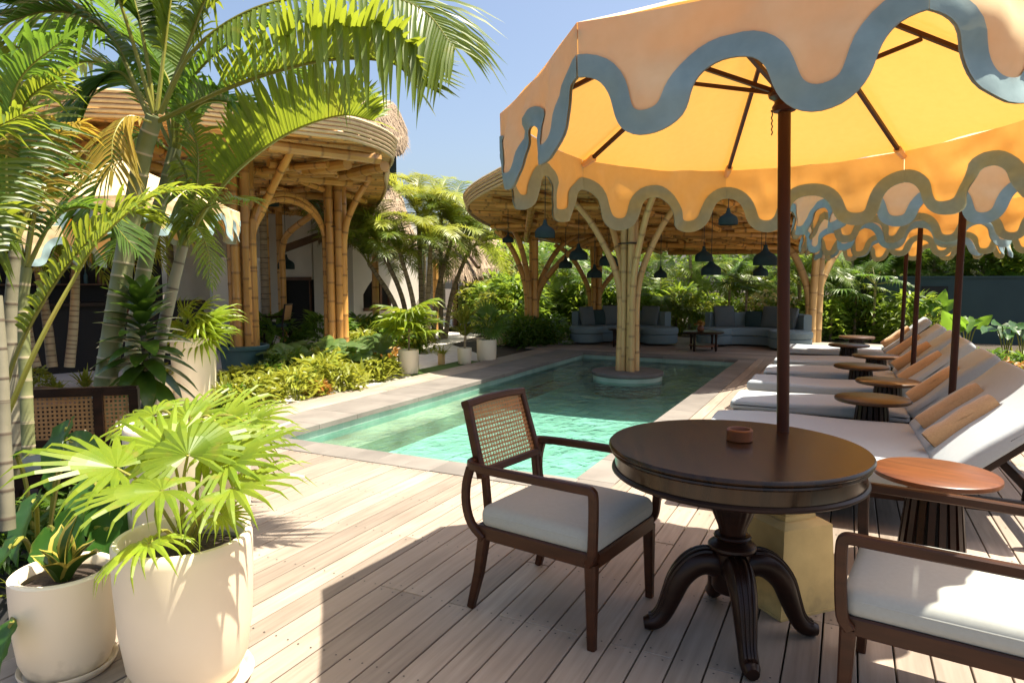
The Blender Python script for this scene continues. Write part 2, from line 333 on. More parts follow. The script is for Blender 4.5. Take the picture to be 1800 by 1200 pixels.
# pool
pool = bpy.data.objects.new('pool', None); COL.objects.link(pool); pool['kind'] = 'structure'
def tilemat():
    m, t, N, L = _nt('green stone pool tile')
    tc = N('ShaderNodeTexCoord'); br = N('ShaderNodeTexBrick'); br.offset = 0; br.inputs['Scale'].default_value = 10; br.inputs['Brick Width'].default_value = 1; br.inputs['Row Height'].default_value = 1
    br.inputs['Color1'].default_value = (.28,.44,.37,1); br.inputs['Color2'].default_value = (.23,.39,.33,1); br.inputs['Mortar'].default_value = (.32,.45,.39,1); br.inputs['Mortar Size'].default_value = .03
    no = N('ShaderNodeTexNoise'); no.inputs['Scale'].default_value = 2.2; no.inputs['Detail'].default_value = 8; L(tc.outputs['Object'], no.inputs[0])
    sw = N('ShaderNodeVectorMath'); sw.operation = 'DOT_PRODUCT'
    uv = N('ShaderNodeUVMap'); uv.uv_map = 'UVMap'; L(uv.outputs[0], br.inputs[0])
    mx = N('ShaderNodeMix'); mx.data_type = 'RGBA'; mx.blend_type = 'MULTIPLY'; mx.inputs[0].default_value = .55
    rp = N('ShaderNodeValToRGB'); rp.color_ramp.elements[0].position = .38; rp.color_ramp.elements[0].color = (.55,.58,.52,1); rp.color_ramp.elements[1].position = .62; rp.color_ramp.elements[1].color = (1,1,1,1)
    L(no.outputs[0], rp.inputs[0]); L(br.outputs[0], mx.inputs[6]); L(rp.outputs[0], mx.inputs[7])
    p = N('ShaderNodeBsdfPrincipled'); L(mx.outputs[2], p.inputs['Base Color']); p.inputs['Roughness'].default_value = .5
    L(_bump(t, br.outputs['Fac'], .2, -.01), p.inputs['Normal']); o = N('ShaderNodeOutputMaterial'); L(p.outputs[0], o.inputs[0]); return m
TILE = tilemat()
LEDGE = mat('mottled ledge stone', (.34,.34,.24), (.085,.062,.04), 1.3, (1,.6,1), .6, contrast=.26, detail=10)
def quad(m, a, b, c, d):
    a, b, c, d = map(V, (a, b, c, d)); u, v = (b-a).length, (d-a).length
    m.add([a, b, c, d], [(0,1,2,3)], [(0,0),(u,0),(u,v),(0,v)])
b_ = M(); zb = -.37; LX = -4.30; lz = -.20
quad(b_, (LX,PY0,zb),(PX1,PY0,zb),(PX1,PY1,zb),(LX,PY1,zb))
quad(b_, (PX0,PY0,-.055),(PX0,PY1,-.055),(PX0,PY1,zb),(PX0,PY0,zb)); quad(b_, (PX1,PY1,-.055),(PX1,PY0,-.055),(PX1,PY0,zb),(PX1,PY1,zb))
quad(b_, (PX0,PY1,-.055),(PX1,PY1,-.055),(PX1,PY1,zb),(PX0,PY1,zb)); quad(b_, (PX1,PY0,-.055),(PX0,PY0,-.055),(PX0,PY0,zb),(PX1,PY0,zb))
obj('basin', b_, TILE, pool, smooth=False)
obj('underwater_ledge', M().box(((PX0+LX)/2+.001,(PY0+8.9)/2,(zb+lz)/2), (LX-PX0,8.9-PY0-.004,lz-zb)), LEDGE, pool, smooth=False)
obj('underwater_ledge', M().box(((PX0+LX)/2,11.98,-.30), (LX-PX0-.002,1.5,.20)), TILE, pool, smooth=False)
def stone(x0, x1, y0, y1):
    o = obj('coping_stone', M().box((0,0,0), (x1-x0-.004, y1-y0-.004, .056), ch=.004), STONE, pool, ((x0+x1)/2, (y0+y1)/2, -.028+rnd.uniform(-.001,.001)), smooth=False)
n = 13; 
for k in range(13): stone(PX0-.28+k*.277, PX0-.28+(k+1)*.277, 4.215, 4.525)
for k in range(14): stone(PX1-.025, -1.437, 4.53+k*.586, 4.53+(k+1)*.586); stone(-5.355, PX0+.025, 4.53+k*.586, 4.53+(k+1)*.586)
for k in range(7): stone(PX0-.6+k*.56, PX0-.6+(k+1)*.56, 12.74, 13.05)
def watermat():
    m, t, N, L = _nt('pool water'); ge = N('ShaderNodeNewGeometry')
    mp = N('ShaderNodeMapping'); mp.inputs['Scale'].default_value = (1,.75,1); L(ge.outputs['Position'], mp.inputs[0])
    n1 = N('ShaderNodeTexNoise'); n1.inputs['Scale'].default_value = 6.5; n1.inputs['Detail'].default_value = 3; n1.inputs['Distortion'].default_value = .6; L(mp.outputs[0], n1.inputs[0])
    bn = _bump(t, n1.outputs[0], 1.0, .05)
    tr = N('ShaderNodeBsdfTransparent'); tr.inputs[0].default_value = (.74,.95,.92,1)
    gl = N('ShaderNodeBsdfGlossy'); gl.inputs['Roughness'].default_value = .02; L(bn, gl.inputs['Normal'])
    fr = N('ShaderNodeFresnel'); fr.inputs[0].default_value = 1.33; L(bn, fr.inputs['Normal'])
    ms = N('ShaderNodeMixShader'); L(fr.outputs[0], ms.inputs[0]); L(tr.outputs[0], ms.inputs[1]); L(gl.outputs[0], ms.inputs[2])
    o = N('ShaderNodeOutputMaterial'); L(ms.outputs[0], o.inputs[0]); return m
WATER = watermat()
obj('pool_water', M().add([(PX0+.002,PY0+.002,-.13),(PX1-.002,PY0+.002,-.13),(PX1-.002,PY1-.002,-.13),(PX0+.002,PY1-.002,-.13)], [(0,1,2,3)]), WATER, kind='structure')
ISL = (-3.12, 10.42)
isl = thing('pool_island', 'low round stone plinth in the pool carrying the bamboo pillar', 'plinth', (*ISL, 0))
obj('base', M().lathe([(.55,-.17),(.55,-.06)], 48, cap=False), TILE, isl); obj('shaded_footing', M().lathe([(.53,-.36),(.53,-.165),(0,-.165)], 40, cap=False), DARKSTONE, isl)  # underwater part gets dark stone, its shade put into the colour
obj('slab', M().lathe([(.0,-.06),(.56,-.06),(.57,-.05),(.57,-.01),(.56,.0),(.0,.0)], 48, cap=False), DARKSTONE, isl)
# dark teal boundary wall, far right
wl = thing('boundary_wall', 'dark teal garden wall behind the sun loungers on the right', 'wall', (4, 19.4, -.4))
obj('wall', M().box((1.0,0,.95), (9.8,.18,1.9)), TEALWALL, wl, smooth=False)
obj('coping', M().box((1.0,0,1.92), (9.84,.22,.05)), TEALWALL, wl, smooth=False)
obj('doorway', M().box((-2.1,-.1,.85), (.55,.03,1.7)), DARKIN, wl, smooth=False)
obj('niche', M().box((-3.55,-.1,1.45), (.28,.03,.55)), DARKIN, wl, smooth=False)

# ================================================================ bamboo
def bamboo(m, pts, r, pitch=.34, n=8, seg=None, taper=0):
    P_ = spline(pts, max(2, seg or (2 if len(pts) == 2 else 14))); Ls = [0]
    for a, b in zip(P_, P_[1:]): Ls.append(Ls[-1]+(b-a).length)
    T = Ls[-1]; off = rnd.uniform(.1, pitch); stops = [(0,1,0)]
    for q in Ls[1:-1]: stops.append((q,1,0))
    s_ = off
    while s_ < T-.04:
        stops += [(s_-.03,1,0),(s_-.007,1.07,.9),(s_+.007,1.07,.9),(s_+.03,1,0)]; s_ += pitch*rnd.uniform(.85,1.2)
    stops.append((T,1,0)); stops.sort(); pp = []; rr = []; uu = []
    last = -1
    for q, k, u in stops:
        if q-last < .004: continue
        last = q; i = 0
        while i < len(Ls)-2 and Ls[i+1] < q: i += 1
        t = (q-Ls[i])/max(1e-6, Ls[i+1]-Ls[i]); pp.append(P_[i].lerp(P_[i+1], t)); rr.append(r*k*(1-taper*q/T)); uu.append(u)
    return m.tube(pp, rr, n, uvv=uu)
def loc_pts(ps, o): return [V(p)-V(o) for p in ps]
def inside_spans(poly, p, d):
    hits = []
    for i in range(len(poly)):
        a = V(poly[i]).to_2d(); b = V(poly[(i+1) % len(poly)]).to_2d(); e = b-a; den = d.x*e.y-d.y*e.x
        if abs(den) < 1e-9: continue
        q = a-p; t = (q.x*e.y-q.y*e.x)/den; u = (q.x*d.y-q.y*d.x)/den
        if 0 <= u < 1: hits.append(t)
    hits.sort(); return list(zip(hits[::2], hits[1::2]))
def roof_pavilion(root, ctrl, zf, ang, spacing, bm_, r, fh, over=.0, nbeam=6, nstrip=5, diag=0):
    o = root.location; n = len(ctrl)
    P_ = [V((*c, 0)) for c in ctrl]; poly = []
    for i in range(n):
        a, b, c, d = P_[i-1], P_[i], P_[(i+1) % n], P_[(i+2) % n]
        for k in range(5):
            t = k/5; poly.append(.5*((2*b)+(c-a)*t+(2*a-5*b+4*c-d)*t*t+(3*b-a-3*c+d)*t**3))
    L = lambda x, y, dz=0: V((x-o.x, y-o.y, zf(x, y)+dz-o.z))
    # closed cover above the poles
    m = M(); k = len(poly); cx = sum(p.x for p in poly)/k; cy = sum(p.y for p in poly)/k
    rings = []
    for s, dz in ((1.0, r*2.2), (1.0, fh), (.8, fh+.22), (.4, fh+.42)): rings.append([L(cx+(p.x-cx)*s, cy+(p.y-cy)*s, dz) for p in poly])
    m.grid(rings, True); m.add(rings[-1], [tuple(range(k))]); m.add([L(cx+(p.x-cx)*.995, cy+(p.y-cy)*.995, r*2.25) for p in poly], [tuple(range(k))[::-1]])
    obj('roof_cover', m, BROWNWOOD, root)
    for q in range(nstrip):                       # thin strips bent round the edge
        z = -.03+fh*(q+.5)/nstrip; m = M(); h = fh/nstrip*.46; of = 1.004+.004*q
        pts = [L(cx+(p.x-cx)*of, cy+(p.y-cy)*of, z) for p in poly]; pts += [pts[0], pts[1]]
        m.tube(pts, [h*rnd.uniform(.97,1.03) for _ in pts], 6, caps=False); obj('edge_strip', m, STRIP, root)
    d = V((cos(ang), sin(ang))); nn = V((-d.y, d.x))
    ext = [V((p.x, p.y)).dot(nn) for p in poly]; t = min(ext)+spacing*.6
    while t < max(ext)-spacing*.3:
        for a, b in inside_spans(poly, nn*t, d):
            if b-a < .4: continue
            a += .03; b -= .03; m = M(); w_ = rnd.uniform(-.015,.015)
            pa, pb = nn*t+d*a, nn*t+d*b; bamboo(m, [L(pa.x, pa.y, r+w_), L(pb.x, pb.y, r-w_)], r*rnd.uniform(.85,1.1), .42, 6)
            obj('roof_pole', m, bm_, root)
        t += spacing*rnd.uniform(.85,1.15)
    for q in range(diag):
        for _ in range(50):
            x = rnd.uniform(min(p.x for p in poly), max(p.x for p in poly)); y = rnd.uniform(min(p.y for p in poly), max(p.y for p in poly)); a2 = ang+rnd.choice((.55,-.5,1.0,-.95))+rnd.uniform(-.12,.12); d2 = V((cos(a2), sin(a2)))*rnd.uniform(.5,1.0)
            ok = all(any(s0 < 0 < s1 for s0, s1 in inside_spans(poly, V((x, y))+d2*e, d)) for e in (-1.1,1.1))
            if ok: break
        if not ok: continue
        m = M(); dz = -r*1.1-rnd.uniform(0,.05)
        bamboo(m, [L(x-d2.x, y-d2.y, dz), L(x+d2.x, y+d2.y, dz-.02)], r*rnd.uniform(.95,1.35), .36, 7); obj('cross_pole', m, bm_, root)
    return poly, L
# ---- pavilion over the pool and the sofas
rp = thing('bamboo_pool_pavilion', 'curved bamboo pavilion roof on branching bamboo columns over the pool end', 'pavilion', (-3.4, 13.5, 0))
zf2 = lambda x, y: 3.02-.083*(y-9.2)
c2 = [(-3.9,9.2),(-.9,9.15),(-.1,10.6),(.05,13),(.1,16.5),(-1.5,18.3),(-5,18.4),(-6.7,16.7),(-7.3,14.2),(-6.75,11.6),(-5.2,9.85)]
poly2, L2 = roof_pavilion(rp, c2, zf2, R(24), .19, BAMBOO, .045, .26, nstrip=5, diag=90)
def colm(root, base, culms, zb, bmt, branches, r=.062, tie=None):
    o = root.location
    for dx, dy, top in culms:
        m = M(); p = V((base[0]+dx, base[1]+dy, zb)); q = V((base[0]+dx*1.1, base[1]+dy*1.1, top)); bamboo(m, [p-o, q-o], r, .40, 10); obj('culm', m, bmt, root)
    for pts in branches:
        m = M(); bamboo(m, loc_pts(pts, o), r*.92, .40, 10, 22, .12); obj('branch', m, bmt, root)
    if tie:
        m = M(); m.tube([V((base[0]+.17*cos(a), base[1]+.17*sin(a), tie))-o for a in [2*pi*k/16 for k in range(17)]], .012, 6, caps=False); obj('tie_band', m, BLACK, root)
def br(base, off, az, reach, z0, zt, bow=.55):
    dx, dy = cos(az), sin(az); x0, y0 = base[0]+off*dx, base[1]+off*dy
    return [(x0, y0, z0), (x0+.01*dx, y0+.01*dy, z0+(zt-z0)*.45), (x0+reach*.28*dx, y0+reach*.28*dy, z0+(zt-z0)*.72), (x0+reach*.62*dx, y0+reach*.62*dy, z0+(zt-z0)*.9), (x0+reach*dx, y0+reach*dy, zt)]
CA = YAW                      # across-view direction angle
b0 = ISL
colm(rp, b0, [(-.07,-.03,2.9),(.05,-.06,2.9),(.06,.07,2.88),(-.05,.08,2.88)], 0, BAMBOO2,
     [br(b0,.14,CA+pi,1.15,.0,2.93), br(b0,.14,CA,.95,.0,2.9), br(b0,.13,CA+1.9,1.1,.0,2.85), br(b0,.13,CA-1.25,.9,0,2.95)], .057, 2.02)
b1 = (-6.72,14.55)
colm(rp, b1, [(-.02,.05,2.5),(.08,-.02,2.55)], -.1, BAMBOO, [br(b1,.12,CA+pi,.75,-.1,2.62), br(b1,.1,CA+.3,1.0,-.1,2.5), br(b1,.13,CA-.4,1.7,-.1,2.5), br(b1,.1,CA-2.2,.8,-.1,2.7)], .075)
b2 = (-6.0,16.9)
colm(rp, b2, [(0,0,2.36),(.12,.03,2.36)], -.1, BAMBOO, [br(b2,.1,CA+pi,.95,-.1,2.38), br(b2,.12,CA,1.5,-.1,2.34), br(b2,.1,CA-1.8,.8,-.1,2.5)], .075, 1.8)
b3 = (-.72,17.2)
colm(rp, b3, [(.12,.0,2.4)], -.1, BAMBOO2, [br(b3,.08,CA+pi,.75,-.1,2.36), br(b3,.1,CA+.2,.8,-.1,2.36), br(b3,.1,CA-1.9,.8,-.1,2.5)], .1)
for pa, pb in (((-6.6,13.1),(-.2,15.6)),((-6.2,15.6),(-.1,17.6)),((-5.6,10.6),(-.4,12.4)),((-6.9,14.6),(-4.4,9.6)),((-4.2,17.8),(-.4,17.9))):
    m = M(); bamboo(m, [L2(*pa,-.14), L2(*pb,-.14)], .068, .42, 9); obj('main_beam', m, BAMBOO, rp)
# ---- pavilion on the left
lp = thing('bamboo_restaurant_pavilion', 'large flat bamboo roof on bundled bamboo columns in front of the white building', 'pavilion', (-9.2, 9.4, 0))
zf1 = lambda x, y: 3.3
c1 = [(-5.95,7.3),(-6.2,6.7),(-6.66,6.0),(-7.5,4.98),(-9.2,4.2),(-12,4.6),(-15,7),(-17.5,12),(-17,17.6),(-14.2,17.4),(-10.6,13.7),(-8.6,11.4),(-7.4,9.8),(-6.25,8.45)]
poly1, L1 = roof_pavilion(lp, c1, zf1, R(48), .2, BAMBOO, .055, .30, nstrip=6, diag=46)
B1 = D(428,612,10.6); B2 = D(592,600,13.6)
q1, q2 = (B1.x, B1.y), (B2.x, B2.y)
colm(lp, q1, [(-.15,-.02,3.3),(.02,-.1,3.3),(.16,-.02,3.3),(.10,.12,3.3),(-.08,.12,3.3)], -.1, BAMBOO,
     [[(q1[0]+.2,q1[1]+.02,-.1),(q1[0]+.2,q1[1]+.02,1.9)]+[tuple(D(x,y,d)) for x,y,d in ((463,365,10.6),(513,262,10.0))]], .072, 2.32)
colm(lp, q2, [(-.14,0,3.3),(.0,-.12,3.3),(.13,-.03,3.3),(.1,.13,3.3),(-.05,.14,3.3)], -.1, BAMBOO,
     [[(q2[0]+.2,q2[1]+.04,-.1),(q2[0]+.2,q2[1]+.04,2.1)]+[tuple(D(x,y,d)) for x,y,d in ((622,360,13.2),(668,288,12.6))]], .078, 2.5)
for dd in (0, .075):                               # double arch between the two bundles
    a0 = V((q1[0]+.27, q1[1]+.02, 0)); a1 = V((q2[0]-.20, q2[1]-.06, 0)); pts = []
    pts.append(a0+V((0,0,.0))); pts.append(a0+V((0,0,2.1)))
    for k in range(1, 12):
        t = k/12; pts.append(a0.lerp(a1, .5-.5*cos(pi*t))+V((0,0,2.15+(.78-dd*1.3)*sin(pi*t)**.8)))
    pts += [a1+V((0,0,2.1)), a1+V((0,0,0))]
    m = M(); bamboo(m, loc_pts(pts, lp.location), .05, .4, 8, 60); obj('arch', m, BAMBOO, lp)
for n_, (x, y, d) in enumerate(((472,600,15.5),(497,600,17.5),(662,600,17))):
    p = D(x, y, d); p.z = -.3; m = M(); bamboo(m, [p-lp.location, V((p.x, p.y, 3.3 if n_ < 2 else 3.0))-lp.location], .085, .4, 9); obj('post', m, BAMBOO, lp)
bp = [D(x,y,d) for x, y, d in ((500,600,15.2),(497,480,15.2),(496,440,15.2),(507,410,15.0),(545,380,14.4))]
m = M(); bamboo(m, loc_pts(bp, lp.location), .07, .4, 9, 24); obj('branch', m, BAMBOO, lp)
for (x0,y0,d0),(x1,y1,d1),r in (((470,228,8.6),(667,283,9.6),.075),((610,262,10.0),(537,300,10.6),.085),((676,286,10.2),(598,312,11.2),.085),((460,292,10.9),(617,324,11.9),.08),((455,340,13),(575,392,14),.08),((350,300,9.5),(470,330,11),.08),((480,300,11),(590,285,10.8),.07)):
    a, b = D(x0,y0,d0), D(x1,y1,d1); a.z = b.z = 3.17; m = M(); bamboo(m, loc_pts([a, b], lp.location), r, .4, 9); obj('main_beam', m, BAMBOO, lp)
# ================================================================ buildings behind
hs = thing('white_building', 'white walled building with dark doorway and arched window behind the left bamboo pavilion', 'building', (-13, 13, -.4))
def wallrun(name, a, b, z0, z1, th, m_, parent):
    a, b = V(a), V(b); c = (a+b)/2; d = b-a; o = parent.location
    return obj(name, M().box((c.x-o.x, c.y-o.y, (z0+z1)/2-o.z), (d.length, th, z1-z0), rz(math.atan2(d.y, d.x))), m_, parent, smooth=False)
W0, W1, W2, W3 = D(300,520,17.5), D(497,520,18.2), D(553,520,18.0), D(622,520,18.2)
W4 = D(740,520,19.5)
for q in (W0,W1,W2,W3,W4): q.z = 0
wallrun('wall', W0, W1, -.4, 3.25, .2, WHITEWALL, hs)
wallrun('wall', W2, W3, -.4, 3.25, .2, WHITEWALL, hs)
wallrun('lintel_wall', W1, W2, 1.46, 3.25, .2, WHITEWALL, hs)
nb = V((W2.y-W1.y, -(W2.x-W1.x), 0)).normalized()*-.6
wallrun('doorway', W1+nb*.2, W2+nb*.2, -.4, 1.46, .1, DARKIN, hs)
wallrun('door_frame', W1.lerp(W2,.02)-nb*.18, W1.lerp(W2,.98)-nb*.18, 1.44, 1.53, .1, BROWNWOOD, hs)
wallrun('door_frame', W1.lerp(W2,.86)-nb*.02, W1.lerp(W2,.9)-nb*.02, -.4, 1.44, .08, BROWNWOOD, hs)
# window wall with arched opening
def pwin(t, z): return W3.lerp(W4, t)+V((0,0,z))-hs.location
t0, t1 = .13, .54; m = M(); arc = [(t0+(t1-t0)*k/12, 1.05+.45*sin(pi*k/12)) for k in range(13)]
m.add([pwin(0,-.4),pwin(t0,-.4),pwin(t0,3.25),pwin(0,3.25)], [(0,1,2,3)]); m.add([pwin(t1,-.4),pwin(1,-.4),pwin(1,3.25),pwin(t1,3.25)], [(0,1,2,3)])
m.add([pwin(t0,-.4),pwin(t1,-.4),pwin(t1,.62),pwin(t0,.62)], [(0,1,2,3)])
for (u0,z0),(u1,z1) in zip(arc, arc[1:]): m.add([pwin(u0,z0),pwin(u1,z1),pwin(u1,3.25),pwin(u0,3.25)], [(0,1,2,3)])
obj('window_wall', m, WHITEWALL, hs, smooth=False)
dn = V((W4.y-W3.y, -(W4.x-W3.x), 0)).normalized()*-.25
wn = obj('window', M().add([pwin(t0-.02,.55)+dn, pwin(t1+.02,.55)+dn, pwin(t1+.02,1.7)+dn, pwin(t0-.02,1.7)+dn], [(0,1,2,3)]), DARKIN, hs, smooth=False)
m = M()
for u in (t0+.005, t0+.17, t1-.14, t1-.005): m.tube([pwin(u,.62)+dn*.4, pwin(u,1.1 if u in (t0+.005, t1-.005) else 1.45)+dn*.4], .05, 4)
m.tube([pwin(t0,.64)-dn*.1, pwin(t1,.64)-dn*.1], .06, 4)
obj('window_frame', m, BROWNWOOD, wn)
obj('beam', M().tube([D(500,437,16.9)-hs.location, D(608,398,17.6)-hs.location], .13, 4), BROWNWOOD, hs)
bc = thing('bar_counter', 'long dark bar counter behind the palm stems on the left', 'bar', (0,0,0))
a, b = D(-160,520,9.6), D(352,520,12.4); a.z = b.z = 0; bc.location = (a+b)/2
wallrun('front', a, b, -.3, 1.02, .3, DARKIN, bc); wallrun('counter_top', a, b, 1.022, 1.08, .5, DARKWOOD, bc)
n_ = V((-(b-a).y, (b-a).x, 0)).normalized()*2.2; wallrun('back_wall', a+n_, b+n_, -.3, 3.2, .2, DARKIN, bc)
for k in range(3): wallrun('shelf', (a+n_*.92).lerp(b+n_*.92, .3), (a+n_*.92).lerp(b+n_*.92, .95), 1.35+.4*k, 1.38+.4*k, .25, BROWNWOOD, bc)
for k in range(22):
    p_ = (a+n_*.92).lerp(b+n_*.92, .32+.028*k); tag(obj('bottle', M().lathe([(0,0),(.035,0),(.038,.02),(.038,.15),(.014,.20),(.012,.27),(0,.27)], 10, cap=False), (TEALPOT, DARKWOOD, REDWOOD, LAMP)[k % 4], None, (p_.x, p_.y, 1.382+.4*(k % 2))), 'bottle on the dark shelves behind the bar counter', 'bottle', 'bottles behind the bar counter')
bar = thing('bar_counter_wall', 'pale half height bar wall between the bamboo posts', 'bar wall', (0,0,0))
a, b = D(372,520,14.2), D(468,520,15.0); a.z = b.z = 0
bar.location = ((a+b)/2); bar.location.z = -.3
wallrun('wall', a, b, -.3, 1.86, .18, WHITEWALL, bar)
wallrun('capping', a, b, 1.863, 1.93, .24, WHITEWALL, bar)
def lampmesh(r=.16, h=.3):
    return M().lathe([(r*.98,0),(r,.01),(r,h*.30),(r*.93,h*.42),(r*.72,h*.54),(r*.42,h*.64),(r*.22,h*.74),(r*.17,h*.80),(r*.17,h),(0,h),(0,h-.02),(r*.14,h-.02),(r*.36,h*.6),(r*.66,h*.5),(r*.9,h*.28),(r*.92,.0)], 24, cap=False)
def pendant(p, top, r, label, group):
    t = thing('pendant_lamp', label, 'lamp', p, 0, group)
    obj('shade', lampmesh(r, r*1.75), LAMP, t); obj('cord', M().tube([(0,0,r*1.74),(0,0,max(.05+r*1.75, top-p.z))], .006, 5), BLACK, t)
    obj('bulb', M().lathe([(.0,.02),(.02,.03),(.03,.06),(.025,.09),(0,.11)], 10), WHITEWALL, t)
    return t
# thatched roof strips of fringe
def thatch(root, pts_eave, pts_ridge, n=1400, ll=.7, th=.22):
    o = root.location; E_ = spline(pts_eave, 24); K_ = spline(pts_ridge, 24); rows = []
    for k in range(9):
        t = k/8; rows.append([e.lerp(r_, t)+V((0,0,.10*sin(pi*t)+.03*mnoise.noise(V((i*.7,k*.9,3)))))-o for i, (e, r_) in enumerate(zip(E_, K_))])
    low = [p-V((0,0,th)) for p in rows[0]]
    obj('thatch', M().grid([low]+rows), THATCH, root)
    m = M()
    for q in range(n):
        u = rnd.random()*23.99; i = int(u); t = rnd.random()**1.8; a = E_[i].lerp(E_[i+1], u-i); b = K_[i].lerp(K_[i+1], u-i); d = (a-b).normalized()
        p = a.lerp(b, t)-o+V((0,0,.12*sin(pi*t)+.03)); l = ll*rnd.uniform(.4,1); s_ = (E_[i+1]-E_[i]).normalized()*.022
        if t < .12: p += V((0,0,-th*rnd.random()))
        e = p+d*l*.8+V((rnd.uniform(-.05,.05), rnd.uniform(-.05,.05), -.12*l+.05)); m.add([p-s_, p+s_, e], [(0,1,2)])
    obj('straw_fringe', m, THATCH, root, kind='stuff', smooth=False)
h1 = thing('thatched_upper_storey', 'shaggy thatched roof rising behind the left bamboo pavilion', 'thatched roof', (-12, 17, 0))
thatch(h1, [D(560,240,17.5), D(640,238,18), D(700,246,19), D(716,230,20.5)], [D(540,190,20.5), D(610,178,21), D(672,176,21.5), D(690,180,22)], 2200, .8, .45)
a, b = D(560,350,20), D(697,330,20.5); wallrun('wall', V((a.x,a.y,0)), V((b.x,b.y,0)), -.4, 5.5, .2, TEALWALL, h1)
h2 = thing('thatched_roof_skirt', 'lower thatched roof skirt above the arched window', 'thatched roof', (-11.5, 15.5, 0))
thatch(h2, [D(560,415,17.2), D(640,420,17.2), D(735,440,18.2)], [D(560,300,19.2), D(640,310,19.2), D(700,330,19.8)], 1500, .6, .15)
h3 = thing('thatched_bungalow', 'thatched bungalow with timber posts at the end of the sand path', 'bungalow', (-13.5, 24, -.4))
thatch(h3, [D(770,478,22), D(815,482,21.5), D(835,472,22)], [D(760,425,24), D(800,408,24), D(815,412,24)], 900, .7, .2)
thatch(h3, [D(835,474,22), D(880,470,24), D(960,476,26)], [D(812,418,24.2), D(845,418,26), D(930,430,28)], 1000, .7, .2)
o = h3.location
for a, b, r in ((D(782,482,22),D(862,500,22),.11),(D(800,412,22.6),D(842,470,21.6),.09),(D(815,490,22.5),D(930,492,24),.09)): obj('beam', M().tube([a-o, b-o], r, 4), BROWNWOOD, h3)
for x, d in ((800,21.8),(845,22.3),(930,24)):
    p = D(x,490,d); obj('post', M().tube([V((p.x,p.y,-.4))-o, V((p.x,p.y,p.z+.05))-o], .1, 6), BROWNWOOD, h3)
a, b = D(800,540,26), D(1000,540,28); wallrun('wall', V((a.x,a.y,0)), V((b.x,b.y,0)), -.4, .9, .2, WHITEWALL, h3)
a, b = D(868,430,30), D(912,430,30); wallrun('upper_wall', V((a.x,a.y,0)), V((b.x,b.y,0)), 1.2, 4.0, .3, TEALWALL, h3)
p = D(768,585,19.5); pb = thing('bamboo_post', 'single golden bamboo post beside the palm clump', 'post', (p.x, p.y, -.3)); m = M(); bamboo(m, [(0,0,0),(0,0,2.35)], .1, .4, 9); obj('culm', m, BAMBOO, pb)
